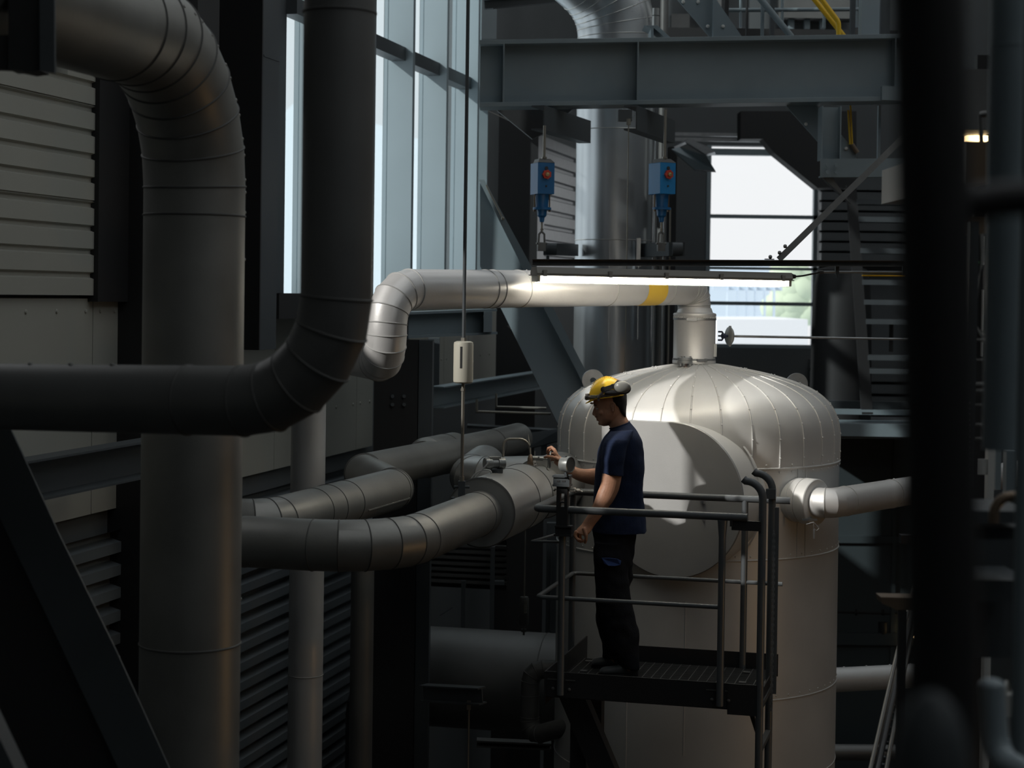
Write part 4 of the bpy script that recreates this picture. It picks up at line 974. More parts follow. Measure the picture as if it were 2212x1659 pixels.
for (x, y, nm) in ((1281, 822, 0), (1721, 830, 0)):
    c = P(x, y, DT); mb = MB(); mb.lathe(c-V(0, .01, 0), V(0, 1, 0), [(.022, 0), (.079, 0), (.081, .004), (.081, .016), (.079, .02), (.022, .02), (.022, 0)], 40, cap=False)
    part('lifting_lug', mb, M['galv'], T)
# neck and clamps
nc = P(1500.5, 700, DT); NC = V(nc.x, nc.y, 0)
mb = MB(); mb.lathe(NC, Z, [(.14, P(1500, 677, DT).z+.004), (.152, P(1500, 677, DT).z), (.155, P(1500, 680, DT).z), (.151, P(1500, 684, DT).z), (.151, P(1500, 776, DT).z), (.156, P(1500, 779, DT).z), (.156, P(1500, 785, DT).z), (.14, P(1500, 787, DT).z)], 64)
mb.lathe(NC, Z, [(.118, P(1500, 665, DT).z), (.13, P(1500, 675, DT).z), (.14, P(1500, 677, DT).z+.004)], 64, cap=False)
nk = part('neck', mb, M['pipe_white'], T, smooth=35)
mb = MB()
for i in range(54):
    a = 2*PI*i/54; dr = V(math.cos(a), math.sin(a), 0); mb.ob(NC+dr*.152+Z*P(1500, 685.5, DT).z, dr*.0025, V(-dr.y, dr.x, 0)*.003, Z*.007)
part('toothed_rim', mb, M['tank'], nk, smooth=0)
for y in (689, 776):
    mb = MB(); mb.lathe(NC, Z, [(.1515, P(1500, y+2.4, DT).z), (.1545, P(1500, y+2, DT).z), (.1545, P(1500, y-2, DT).z), (.1515, P(1500, y-2.4, DT).z)], 64, cap=False)
    xx = 1490 if y < 700 else 1512
    s = (xx-1500.5)*kx/.153; a = math.asin(s); dr = V(math.sin(a), -math.cos(a), 0); c = NC+dr*.158+Z*P(1500, y+.5, DT).z; tn = V(-dr.y, dr.x, 0)
    mb.ob(c, tn*.036, dr*.006, Z*.009); mb.ob(c+tn*.03, tn*.008, dr*.010, Z*.012)
    part('clamp_band', mb, M['galv'], nk, 'shiny clamp band', smooth=20)
mb = MB(); c = P(1545, 757, 12.93); mb.ob(c, V(.012, .01, 0), V(0, .002, 0), Z*.046); pl_ = part('tag_plate', mb, M['white'], nk, 'small printed tag', smooth=0)
# vent flange with pinkish stub
Dv = 12.80; vb_ = P(1479, 816, Dv); mb = MB(); f = lambda y: P(1479, y, Dv).z-vb_.z
mb.lathe(vb_, Z, [(.053, f(785)), (.053, f(780.5)), (.05, f(780)), (.05, f(778.5)), (.053, f(778)), (.053, f(773)), (.049, f(772))], 32)
for dx in (-.032, -.01, .034): mb.nut(vb_+V(dx, -.03, f(772)), vb_+V(dx, -.03, f(769)), .008); mb.nut(vb_+V(dx, -.03, f(790)), vb_+V(dx, -.03, f(785)), .009)
vf = part('vent_flange', mb, M['galv'], T)
part('vent_stub', MB().cyl(vb_+Z*f(824), vb_+Z*f(785), .0175, n=20), M['pink'], vf, 'pinkish vent stub')
mb = MB(); c_ = P(1486, 821, Dv); mb.lathe(vb_+V(.02, 0, -.012), V(0.0, -.18, 1), [(.098, -.02), (.10, 0), (.094, .004), (.02, .008)], 40); part('vent_plate', mb, M['tank'], vf)
# big round cover with one squared corner
nF = V(-.485, -.875, 0).normalized(); aF = V(.875, -.485, 0).normalized()
FC = P(1450, 1080, 11.95); RF = 168/FPX*11.95
def cover_pts(sc, off):
    pts = []
    for i in range(25): a = PI/2-PI/2*i/24; pts.append((math.cos(a), math.sin(a)))
    for i in range(1, 49): a = -PI*i/48; pts.append((math.cos(a), math.sin(a)))
    pts += [(-1, .5), (-1, .93), (-.97, .98), (-.93, 1), (-.5, 1)]
    return [FC+aF*(u*RF*sc)+Z*(v*RF*sc)+nF*off for u, v in pts]
mb = MB().prism(cover_pts(1.0, 0.012), -nF*.02); cv = part('manhole_cover', mb, M['cover'], T, 'flat manhole cover', smooth=20, bevel=.003)
mb = MB().prism(cover_pts(.985, -.008), -nF*.75); part('manhole_neck', mb, M['tank'], cv, smooth=20)
mb = MB(); ring = cover_pts(1.02, -.30); mb.bead(ring, FC-nF*.30, nF, .008)
for i in range(0, 74, 3): mb.dot(ring[i]+(ring[i]-FC).normalized()*.002-nF*.01, (ring[i]-FC), .009)
part('neck_seam', mb, M['tank'], cv, smooth=25)
ring = cover_pts(1.0, .004); mb = MB(); mb.bead(ring, FC+nF*.004, nF, .0045); part('cover_rim', mb, M['galv'], cv, smooth=25)
c = PPL(1518, 1083, FC+nF*.02, nF); mb = MB(); mb.ob(c+Z*.02, aF*.007, nF*.006, Z*.028); mb.ob(c-Z*.005, aF*.012, nF*.014, Z*.01); mb.ob(PPL(1519, 1120, FC+nF*.02, nF), aF*.005, nF*.008, Z*.02); parts('cover_latch', mb, M['galv'], cv, smooth=0)
# side nozzle, pipe to the right
n1 = V(.70, -.714, 0).normalized(); nb_ = P(1684, 1076, 12.30); fc = nb_+n1*.31
mb = MB(); mb.lathe(nb_-n1*.25, n1, [(.150, 0), (.150, .47), (.155, .475), (.155, .555), (.150, .56), (.10, .562)], 64); mb.ringbead(nb_+n1*.215, n1, .151, .006, 64); mb.ringbead(nb_+n1*.16, n1, .150, .004, 64)
nz = part('side_nozzle', mb, M['tank'], T, smooth=25)
e1 = fc+n1*.10; e2 = P(2210, 1090, 14.4); e2.z = e1.z
pts, jt = arc([fc-n1*.02, e1, e2], .07, 3)
a_, b_ = pts[-2], pts[-1]; L_ = (b_-a_).length
path = pts[:-1]+[a_.lerp(b_, .045), a_.lerp(b_, .26), b_]; rp = .100
mb = MB().sweep(path, rp, 56, bead=.004, beads=[2, len(path)-3, len(path)-2])
for t in (.07, .16, .24): 
    q = a_.lerp(b_, t); mb.dot(q+V(0, -.075, -.066), V(0, -.75, -.66), .008)
for t in (.275, .42): mb.dot(a_.lerp(b_, t)+Z*rp, Z, .009)
part('outlet_pipe', mb, M['pipe_white'], nz, smooth=14)
mb = MB(); q = P(1758, 1128, 11.95); mb.sweep([q, q+V(.02, 0, -.02), q+V(.035, 0, -.04), q+V(.02, 0, -.055), q+V(.0, 0, -.04), q], .0015, 6); mb.cyl(q, q+V(-.05, 0, -.015), .003); mb.box(q+V(-.003, 0, -.11), q+V(.008, .004, -.045))
mb.ob(q+V(-.02, .05, .01), V(.05, 0, 0), V(0, .01, 0), Z*.006); part('hanging_tag', mb, M['galv'], nz, 'small metal tag hanging under the nozzle')
# hand wheel with long rod
Dw = 13.0; hw = thing('valve_wheel', 'dark valve yoke and wheel on the long rod beside the tank neck', 'valve', P(1560, 740, Dw))
ax = (P(1975, 733.5, Dw+.5)-P(1583, 727, Dw)).normalized(); c = P(1576, 726, Dw)
mb = MB(); y0 = c-ax*.09
for s in (-1, 1): mb.sweep([y0+Z*s*.030, y0+ax*.028+Z*s*.030, y0+ax*.042+Z*s*.012], .0065, 10)
mb.cyl(y0, y0+ax*.04, .006); mb.cyl(y0+ax*.03, y0+ax*.055, .019); mb.cyl(y0+ax*.05, c, .009)
part('valve_yoke', mb, M['valve'], hw)
mb = MB(); mb.lathe(c-ax*.012, ax, [(.02, -.003), (.058, 0), (.067, .006), (.067, .014), (.058, .022), (.02, .024)], 32); [mb.nut(c+Z*s*.066-ax*.004, c+Z*s*.066+ax*.01, .009) for s in (-1, 1)]; part('wheel_disc', mb, M['gauge'], hw)
part('operating_rod', MB().cyl(c+ax*.01, P(2120, 736, Dw+.7), .0092, n=16), M['galv'], hw, 'long pale operating rod')
# ---------------------------------------------------------------- tube lamp on a strut
DL = 11.6
def dl(x): return 11.15+(x-1153)*.85/551
st = thing('lamp_strut', 'long dark strut channel carrying the tube lamp', 'strut', P(1150, 567, dl(1150)))
s0, s1 = P(1150, 567, dl(1150)+.02), P(2050, 569.5, dl(2050)+.02)
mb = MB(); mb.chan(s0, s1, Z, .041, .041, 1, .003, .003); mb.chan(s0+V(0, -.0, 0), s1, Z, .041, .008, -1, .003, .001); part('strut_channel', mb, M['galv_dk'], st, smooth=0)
g0, g1 = P(1682, 561, dl(1682)), P(1990, 259, dl(1990))
mb = MB(); dd_ = (g1-g0).normalized(); sd_ = dd_.cross(V(0, 1, 0)); mb.ob((g0+g1)/2+V(0, .0, 0), (g1-g0)/2, sd_*.022, V(0, .002, 0)); mb.ob((g0+g1)/2+sd_*-.020+V(0, .02, 0), (g1-g0)/2, sd_*.002, V(0, .02, 0))
part('angle_stay', mb, M['galv_dk'], st, 'sloping angle-iron stay', smooth=0)
mb = MB()
for x, y in ((1664, 557), (1684, 548), (1696, 534)): mb.nut(P(x, y, dl(x)-.0), P(x, y-4, dl(x)-.01), .012); 
mb.ob(P(1662, 560, dl(1662)), V(.03, 0, 0), V(0, .02, 0), Z*.003); parts('strut_bolt', mb, M['galv_dk'], st, smooth=0)
lp = thing('tube_lamp', 'lit fluorescent tube lamp with grey housing above the tank', 'lamp', P(1430, 600, dl(1430)))
A_, B_ = P(1153, 588, dl(1153)), P(1704, 600, dl(1704)); u_ = (B_-A_).normalized(); vy = Z.cross(u_).normalized(); vz = u_.cross(vy).normalized(); md = (A_+B_)/2; hl = (B_-A_)/2
kL = DL/FPX
mb = MB().prism([A_+vy*y_+vz*z_*kL for y_, z_ in ((-.045, -6), (-.05, -2), (-.035, 11), (.035, 11), (.05, -2), (.045, -6))], (B_-A_)); part('lamp_housing', mb, M['lampgrey'], lp, smooth=0, bevel=.002)
mb = MB().ob(md+vz*-6*kL, hl*1.008, vy*.052, vz*.003); part('housing_rim', mb, M['lampgrey'], lp, smooth=0)
for x in (1168, 1302, 1421, 1541, 1681):
    q = A_.lerp(B_, (x-1153)/551); mb = MB(); mb.ob(q+vy*-.052+vz*-1.5*kL, u_*.012, vy*.005, vz*6.5*kL); mb.ob(q+vy*-.05+vz*3*kL, u_*.016, vy*.004, vz*1.4*kL); part('lamp_clip', mb, M['lampgrey'], lp, smooth=0)
t0, t1 = A_.lerp(B_, .022)+vz*-14*kL, A_.lerp(B_, .978)+vz*-14*kL
for yy in (-.022, .022): part('lamp_tube', MB().cyl(t0+vy*yy, t1+vy*yy, .0165, n=20), M['tube'], lp, 'glowing tube')
for q, sg in ((A_, 1), (B_, -1)):
    mb = MB().ob(q+u_*sg*.016+vz*-13*kL, u_*.010, vy*.04, vz*6.5*kL); part('tube_socket', mb, M['white'], lp, smooth=0)
mb = MB().prism([A_+u_*.002+vy*y_+vz*z_*kL for y_, z_ in ((-.047, -7), (-.043, -18), (-.03, -22), (.03, -22), (.043, -18), (.047, -7))], (B_-A_)*.996); part('lamp_cover', mb, M['lens'], lp, 'clear lamp cover', smooth=0)
mb = MB(); mb.cyl(B_+vz*3*kL, B_+vz*3*kL+u_*.05, .014, n=8); mb.cyl(B_+vz*3*kL+u_*.01, B_+vz*3*kL+u_*.03, .019, n=8); part('cable_gland', mb, M['cable_dk'], lp)
cc = thing('lamp_conduit', 'metal conduit and cable feeding the tube lamp', 'conduit', P(1760, 590, dl(1760)))
q0 = B_+vz*3*kL+u_*.05; q1 = P(1772, 588, dl(1772))
part('supply_cable', MB().sweep([q0, q0.lerp(q1, .3)-Z*.004, q0.lerp(q1, .7)-Z*.002, q1], .006, 12), M['cable_dk'], cc)
part('conduit_tube', MB().cyl(q1, P(2010, 588, dl(2010)), .0085, n=16), M['galv'], cc)
mb = MB(); mb.cyl(q1-u_*.01, q1+u_*.02, .013, n=16); part('conduit_bush', mb, M['galv_dk'], cc)
for x in (1808, 1953): mb = MB(); c = P(x, 587, dl(x)); mb.ob(c+Z*.01, V(.012, 0, 0), V(0, .015, 0), Z*.028); mb.cyl(c, c-Z*.04, .005); part('conduit_clamp', mb, M['steel_dk'], cc, smooth=0)
mb = MB(); mb.cyl(P(1862, 595, dl(1862)), P(1955, 596, dl(1955)), .006); single('yellow_tube', mb, M['yellow'], 'thin yellow tube just under the lamp conduit', 'tube')
# ---------------------------------------------------------------- long hanging rod with spring can
R_ = thing('spring_hanger', 'beige spring can on a long rod holding the flanged pipe', 'hanger', P(1006, 1078, 10.5))
cn = P(1001, 782, 10.45); 
part('rod_upper', MB().cyl(V(cn.x, cn.y, P(1000, 737, 10.45).z), V(cn.x-.0, cn.y, 16.98), .0105, n=14), M['steel_dk'], R_)
k = 10.45/FPX
mb = MB(); zA, zB = P(1001, 737, 10.45).z, P(1001, 828, 10.45).z
mb.lathe(V(cn.x, cn.y, 0), Z, [(.045, zB), (.056, zB+.008), (.0575, zB+.02), (.0575, zA-.02), (.055, zA-.006), (.04, zA)], 36); part('spring_can', mb, M['beige'], R_, 'beige spring can')
mb = MB(); mb.ob(V(cn.x-.012, cn.y-.0565, (zA+zB)/2+.03), V(.006, 0, 0), V(0, .002, 0), Z*.062); part('scale_slot', mb, M['ink'], R_, smooth=0)
mb = MB(); mb.nut(V(cn.x, cn.y, zA), V(cn.x, cn.y, zA+.02), .017); mb.nut(V(cn.x, cn.y, zB-.03), V(cn.x, cn.y, zB-.045), .014); lowr = V(cn.x, cn.y, P(1005, 1075, 10.45).z); mb.cyl(V(cn.x, cn.y, zB), lowr, .0095, n=14); mb.cyl(V(cn.x, cn.y, P(1004, 1030, 10.45).z), V(cn.x, cn.y, P(1004, 1050, 10.45).z), .014, n=14)
part('rod_lower', mb, M['rod'], R_)
mb = MB(); mb.ob(lowr+Z*.035, V(.02, 0, 0), V(0, .02, 0), Z*.06); mb.cyl(lowr+V(-.045, 0, .06), lowr+V(.045, 0, .06), .008); mb.cyl(lowr+V(-.05, 0, .0), lowr+V(-.05, .0, .0)-Z*.01, .012); part('pipe_clamp', mb, M['steel_dk'], R_)
R2 = thing('spring_hanger', 'dim spring can on a thin rod over the horizontal vessel', 'hanger', P(1132, 1358, 13.8))
cn = P(1132, 1320, 13.8); zz1 = lambda y: P(1132, y, 13.8).z
part('hanger_rod', MB().cyl(V(cn.x, cn.y, zz1(1290)), V(cn.x, cn.y, zz1(1060)), .006), M['rod'], R2)
mb = MB().lathe(V(cn.x, cn.y, 0), Z, [(.03, zz1(1350)), (.036, zz1(1346)), (.036, zz1(1293)), (.03, zz1(1289))], 24); part('spring_can', mb, M['galv_dk'], R2)
mb = MB(); [mb.ob(V(cn.x+.012, cn.y-.036, zz1(1296+3.2*i)), V(.012, 0, 0), V(0, .002, 0), Z*.003) for i in range(9)]; part('scale_marks', mb, M['beige'], R2, smooth=0)
mb = MB(); mb.cyl(V(cn.x, cn.y, zz1(1350)), V(cn.x, cn.y, zz1(1372)), .008); mb.ob(V(cn.x, cn.y, zz1(1362)), V(.02, 0, 0), V(0, .02, 0), Z*.01); part('hanger_shackle', mb, M['galv_dk'], R2)
# short double-flange beam low down
T2 = thing('stub_beam', 'short beam sticking out in front of the horizontal vessel', 'beam', P(920, 1517, 12.5))
part('beam_body', MB().ibeam(P(915, 1496, 12.6), P(1042, 1503, 12.3), Z, .115, .09, .01, .01), M['steel_dk'], T2, smooth=0)
mb = MB(); q = P(1013, 1520, 12.35); mb.cyl(q, V(q.x, q.y, .02), .006); mb.ob(q-Z*.01, V(.014, 0, 0), V(0, .014, 0), Z*.03); single('thin_rod', mb, M['rod'], 'thin rod dropping from the short beam before the horizontal vessel', 'rod')
mb = MB(); mb.chan(P(1030, 1600, 13.5), P(1190, 1607, 13.5), Z, .05, .1); single('floor_frame', mb, M['galv_dk'], 'dim metal frame near the floor below the small bent pipe', 'frame', smooth=0)
mb = MB(); mb.chan(P(925, 1365, 16), P(1010, 1372, 16), Z, .02, .1); mb.ob(P(1000, 1350, 16.2), V(.02, 0, 0), V(0, .02, 0), Z*.4); mb.ob(P(1063, 1300, 16.2), V(.02, 0, 0), V(0, .05, 0), Z*.5); mb.ob(P(1075, 1258, 16.2), V(.06, 0, 0), V(0, .05, 0), Z*.015)
mb.cyl(P(950, 1330, 16), P(978, 1312, 16), .004); single('pump_frame', mb, M['steel_dk'], 'dim upright frame between black column and spring hanger', 'frame', smooth=0)
# striped louvre behind the spring hanger rod
T3 = thing('wall_louvre', 'grey horizontal louvre slats below the flanged pipe', 'louvre', P(1000, 1260, 16.8))
mb = MB()
for y in range(1172, 1262, 13): mb.prism([P(925, y, 16.8), P(1094, y+8, 16.8), P(1094, y+15, 16.8), P(925, y+7, 16.8)], V(0, .05, 0))
part('louvre_slats', mb, M['galv_dk'], T3, smooth=0)
part('louvre_back', MB().prism([P(925, 1160, 16.9), P(1094, 1165, 16.9), P(1094, 1275, 16.9), P(925, 1266, 16.9)], V(0, .05, 0)), M['black'], T3, smooth=0)
# ---------------------------------------------------------------- platform
ZF = 4.66
FL = PZ(1179, 1449, ZF+.10); FR = PZ(1643, 1480, ZF+.10)
ex = (FR-FL); ex.z = 0; WP = ex.length; ex.normalize(); ey = V(-ex.y, ex.x, 0); fpn = ey
def fp(x, y, off=0): return PPL(x, y, FL+ey*off, ey)
DP_ = 0.95
PF = thing('access_platform', 'raised steel grating platform with handrails and ladder under the worker', 'platform', V(FL.x, FL.y, ZF))
def L(u, v, z): return V(FL.x, FL.y, 0)+ex*u+ey*v+Z*z
zb_ = fp(1179, 1503).z
mb = MB(); mb.ob(L(WP/2, -.006, (ZF+.10+zb_)/2), ex*WP/2, ey*.006, Z*((ZF+.10-zb_)/2)); mb.ob(L(WP/2, .03, ZF-.05), ex*WP/2, ey*.03, Z*.006)
mb.ob(L(WP-.09, -.014, (ZF+.10+zb_)/2-.015), ex*.10, ey*.004, Z*((ZF+.10-zb_)/2+.015))
part('front_channel', mb, M['black'], PF, smooth=0)
mb = MB(); mb.ob(L(WP/2+.15, DP_, ZF+.03), ex*(WP/2-.15), ey*.004, Z*.07); part('toe_board', mb, M['black'], PF, smooth=0)
mb = MB(); mb.ob(L(-.0, DP_/2+.1, ZF-.0), ex*.004, ey*(DP_/2+.12), Z*.10); part('toe_board', mb, M['black'], PF, smooth=0)
mb = MB(); mb.ob(L(WP, .3, ZF-.0), ex*.004, ey*.3, Z*.06); part('side_channel', mb, M['black'], PF, smooth=0)
mb = MB()
n = 22
for i in range(n): mb.ob(L(.04+(WP-.08)*i/(n-1), DP_/2, ZF-.015), ex*.0025, ey*(DP_/2-.01), Z*.015)
for j in range(34): mb.ob(L(WP/2, .02+(DP_-.04)*j/33, ZF-.006), ex*(WP/2-.02), ey*.0018, Z*.006)
for (x, y) in ((1272, 1428), (1261, 1449), (1613, 1452), (1604, 1474)): q = PZ(x, y, ZF+.003); mb.ob(q, ex*.022, ey*.022, Z*.003)
mb.ob(L(WP-.035, DP_/2, ZF+.0), ex*.006, ey*(DP_/2), Z*.006)
part('grating', mb, M['galv_dk'], PF, smooth=0)
zr = ZF+1.075; rr_ = .0225
q = fp(1160, 1099); u0 = (q-L(0, 0, 0)).dot(ex)
uR = (fp(1616, 1113)-L(0, 0, 0)).dot(ex)
pts, _ = arc([L(uR, -.03, zr), L(u0, -.03, zr), L(u0, DP_-.0, zr), L(WP+.06, DP_, zr)], [.05, .05], 4)
part('top_rail', MB().sweep(pts, rr_, 20), M['rail'], PF)
zm = fp(1400, 1301).z; um = (fp(1163, 1287)-L(0,0,0)).dot(ex)
pts, _ = arc([L((fp(1553, 1311)-L(0,0,0)).dot(ex), -.03, zm), L(um, -.03, zm), L(um, DP_, zm), L(WP+.02, DP_, zm)], [.04, .04], 4)
part('knee_rail', MB().sweep(pts, .0135, 14), M['rail'], PF)
def post(x, v, ztop, zbot, w=.0215, lab=None):
    u = (fp(x, 1300)-L(0,0,0)).dot(ex) if v < .1 else None
    if u is None: q = PPL(x, 1250, L(0, v, 0), ey); u = (q-L(0,0,0)).dot(ex)
    return u
u1 = post(1216, 0, 0, 0); u2 = post(1560, 0, 0, 0)
for u in (u1, u2):
    mb = MB(); mb.sweep([L(u, -.036, zb_+.02), L(u, -.036, zr-.12), L(u, -.036, zr-.02)], [.021, .021, .03 if u == u2 else .021], 18); part('rail_post', mb, M['rail'], PF)
    mb = MB()
    for du in (-.055, .055):
        mb.ob(L(u+du, -.012, ZF+.055), ex*.03, ey*.004, Z*.003); mb.dot(L(u+du*.9, -.016, ZF-.0), -ey, .011)
    parts('post_bolt', mb, M['galv_dk'], PF, smooth=0)
for x in (1236, 1607):
    u = post(x, DP_, 0, 0); mb = MB(); mb.sweep([L(u, DP_, ZF-.05), L(u, DP_, zr)], .021, 18); part('rail_post', mb, M['rail'], PF)
# small bracing rail at the corner
mb = MB(); mb.sweep([fp(1213, 1171), fp(1150, 1169), L(-.02, .40, fp(1150, 1169).z)], .008, 10); part('corner_rail', mb, M['rail'], PF)
# ladder with hooped stiles
zh = fp(1640, 1040).z
ul = (fp(1645, 1250)-L(0,0,0)).dot(ex)
sp = .50
for v in (0.0, sp):
    up = zh if v == 0 else zh
    pts, _ = arc([L(ul-.14, v, up+.0), L(ul, v, up-.0), L(ul, v, 0.02)], [.10], 7)
    pts[0] = L(ul-.115, v, up+.012)
    part('ladder_stile', MB().sweep(pts, .0225, 20), M['rail'], PF)
for i in range(18):
    z = ZF-.02-i*.265
    if z < .2: break
    mb = MB(); mb.ob(L(ul, sp/2, z), ex*.016, ey*(sp/2-.018), Z*.014); part('ladder_rung', mb, M['galv_dk'], PF, smooth=0)
mb = MB(); zq = fp(1640, 1136).z; mb.ob(L(ul-.09, -.02, zq), ex*.085, ey*.012, Z*.028); mb.ob(L(ul-.175, -.02, zq+.015), ex*.008, ey*.03, Z*.02); part('gate_hinge', mb, M['black'], PF, smooth=0)
mb = MB(); mb.ob(L(ul-.005, sp-.02, fp(1660, 1093).z+.02), ex*.03, ey*.02, Z*.03); part('gate_latch', mb, M['rail'], PF, smooth=0)
mb = MB()
for i in range(60): mb.ob(L(ul+.035, .30+.02*math.sin(i*.05), zr-.12-i*.018), ex*.004*(1+(i%2)), ey*.004, Z*.008)
part('safety_chain', mb, M['galv'], PF, smooth=0)
mb = MB(); mb.ob(L(ul+.045, .36, (zr+ZF)/2-.0), ex*.012, ey*.012, Z*.56); part('ladder_mount', mb, M['rail'], PF, smooth=0)
# braces below
mb = MB().prism([fp(1205, 1500, .15), fp(1262, 1504, .15), fp(1345, 1700, .15), fp(1290, 1700, .15)], ey*.10); part('support_brace', mb, M['black'], PF, smooth=0)
mb = MB().prism([fp(1614, 1530, .1), fp(1623, 1530, .1), fp(1642, 1592, .1), fp(1640, 1610, .1)], ey*.03); part('support_brace', mb, M['black'], PF, smooth=0)
mb = MB(); mb.ob(L(.15, .3, 2.3), ex*.05, ey*.05, Z*2.28); mb.ob(L(.15, .75, 2.3), ex*.05, ey*.05, Z*2.28); 
part('support_leg', mb, M['black'], PF, smooth=0)
# instrument bracket on the corner post, with the gauge
GB = thing('gauge_stand', 'slotted black channel with a pressure gauge on the platform corner', 'gauge', fp(1214, 1152, -.08))
def gp(x, y, o=0): return fp(x, y, -.07+o)
def gbx(mb, x0, y0, x1, y1, o=0, dep=.04):
    a, b = gp(x0, y1, o), gp(x1, y0, o); c = (a+b)/2; return mb.ob(c+ey*dep/2, ex*((b-a).dot(ex)/2), ey*dep/2, Z*(b.z-a.z)/2)
mb = MB(); gbx(mb, 1201, 1050, 1210, 1141); gbx(mb, 1218, 1050, 1226, 1141); gbx(mb, 1209, 1050, 1219, 1066); gbx(mb, 1209, 1084, 1219, 1087); gbx(mb, 1209, 1096, 1219, 1141); gbx(mb, 1198, 1137, 1234, 1139, -.01, .06); gbx(mb, 1199, 1138, 1234, 1156, 0, .04); gbx(mb, 1196, 1156, 1234, 1158, -.01, .06)
part('slotted_channel', mb, M['black'], GB, smooth=0)
mb = MB(); gbx(mb, 1195, 1031, 1230, 1048, -.01, .06); gbx(mb, 1193, 1028, 1230, 1031, -.02, .08); gbx(mb, 1193, 1048, 1230, 1050.5, -.02, .08)
part('stand_head', mb, M['steel_dk'], GB, smooth=0)
mb = MB(); gbx(mb, 1203, 1038, 1209, 1041, -.012, .01); gbx(mb, 1214, 1038, 1221, 1041, -.012, .01); part('head_slot', mb, M['ink'], GB, smooth=0)
mb = MB(); c = gp(1228, 1058, .02); mb.cyl(c, c+ex*.07, .009); mb.nut(c+ex*.01, c+ex*.03, .016); mb.cyl(c+ex*.03, c+ex*.045, .014); mb.sweep([c+ex*.06, c+ex*.085-Z*.008], .004, 8); mb.cyl(gp(1196, 1060, .02), gp(1201, 1056, .02), .006); parts('mount_bolt', mb, M['rod'], GB)
gc = gp(1223, 1003, -.02); ga = (ex*.93-ey*.36).normalized()
mb = MB(); mb.lathe(gc-ga*.03, ga, [(.02, -.004), (.040, 0), (.043, .006), (.043, .04), (.0485, .045), (.0485, .062), (.044, .064), (.043, .058)], 40); part('gauge_case', mb, M['gauge'], GB)
mb = MB(); mb.lathe(gc-ga*.03, ga, [(.0005, .056), (.044, .0565), (.044, .059), (.0005, .0595)], 40); part('gauge_glass', mb, M['galv_dk'], GB)
mb = MB(); mb.cyl(gc-Z*.045, V(gc.x, gc.y, gp(1222, 1028).z), .0075); mb.nut(gc-Z*.055, gc-Z*.075, .014); mb.ob(gc-ga*.012+Z*.046, ga*.012, ga.cross(Z)*.010, Z*.003); parts('gauge_stem', mb, M['steel_dk'], GB)
# ---------------------------------------------------------------- sampling valve with its bent tube and wheel
DV_ = 11.75; k = DV_/FPX
def vp(x, y, d=0): return P(x, y, DV_+d)
VV = thing('sampling_valve', 'small bronze valve with a hand wheel the worker is turning', 'valve', vp(1145, 1032))
mb = MB(); a = vp(1145, 1032)
mb.lathe(V(a.x, a.y, 0), Z, [(8*k, vp(0, 1036).z), (7*k, vp(0, 1018).z), (4*k, vp(0, 1016).z), (4.5*k, vp(0, 1004).z), (6.5*k, vp(0, 998).z), (6.5*k, vp(0, 996).z)], 20)
mb.ob(V(a.x, a.y, vp(0, 989).z), V(6.5*k, 0, 0), V(0, 6*k, 0), Z*7.5*k)
mb.lathe(V(a.x, a.y, 0), Z, [(6*k, vp(0, 982).z), (6*k, vp(0, 974).z), (5*k, vp(0, 972).z), (4*k, vp(0, 968).z), (2.4*k, vp(0, 966).z)], 16)
part('valve_body', mb, M['bronze'], VV)
pts, _ = arc([vp(1144.5, 967), vp(1144, 948), vp(1087, 948), vp(1087, 1012)], [22*k, 15*k], 5)
part('bent_tube', MB().sweep(pts, 2.6*k, 14), M['rod'], VV, 'thin inverted U tube')
mb = MB(); b0 = vp(1151, 989); b1 = vp(1173, 991); hh = (b1-b0).normalized()
mb.cyl(b0, b0+hh*.025, 4.5*k); mb.cyl(b0+hh*.02, b1, 5*k, n=20); mb.cyl(b1, vp(1187, 992), 1.8*k); mb.cyl(b0+hh*.012+Z*.01, b0+hh*.012+Z*.045, .003); mb.dot(vp(1164, 987.5, -.018), V(0, -1, 0), .005)
part('valve_bonnet', mb, M['gauge'], VV)
mb = MB(); wc = vp(1187, 992); wa = (hh+V(0, 0, .06)).normalized(); u = V(0, 1, 0); w = wa.cross(u)
NN = 28; rw = 16.5*k
mb.sweep([wc+(u*math.cos(2*PI*i/NN)+w*math.sin(2*PI*i/NN))*rw for i in range(NN+1)], 3.3*k, 12, cap=False)
for i in range(4): mb.cyl(wc, wc+(u*math.cos(PI/2*i+.4)+w*math.sin(PI/2*i+.4))*rw, 1.5*k)
mb.cyl(wc-wa*.008, wc+wa*.008, 4*k); part('hand_wheel', mb, M['gauge'], VV)
mb = MB(); q = vp(1153, 1012, -.02); mb.prism([q+V(-.005, 0, .05), q+V(.012, 0, .052), q+V(.036, 0, -.045), q+V(.016, 0, -.05)], V(0, .002, 0)); tg = part('printed_tag', mb, M['white'], VV, 'printed metal tag', smooth=0)
mb = MB()
for i in range(5): 
    o_ = q+V(.008+.0045*i, -.001, .035-.017*i); mb.prism([o_+V(-.006, 0, 0), o_+V(.006, 0, .001), o_+V(.0065, 0, -.003), o_+V(-.0055, 0, -.004)], V(0, -.001, 0))
part('tag_lettering', mb, M['ink'], tg, smooth=0)
mb = MB(); mb.sweep([vp(1150, 999, -.02), vp(1165, 1000, -.02), vp(1178, 1008), vp(1185, 1016)], .0015, 6); mb.sweep([vp(1183, 1006), vp(1181, 1014), vp(1188, 1018)], .002, 6); part('tag_wire', mb, M['rod'], VV)
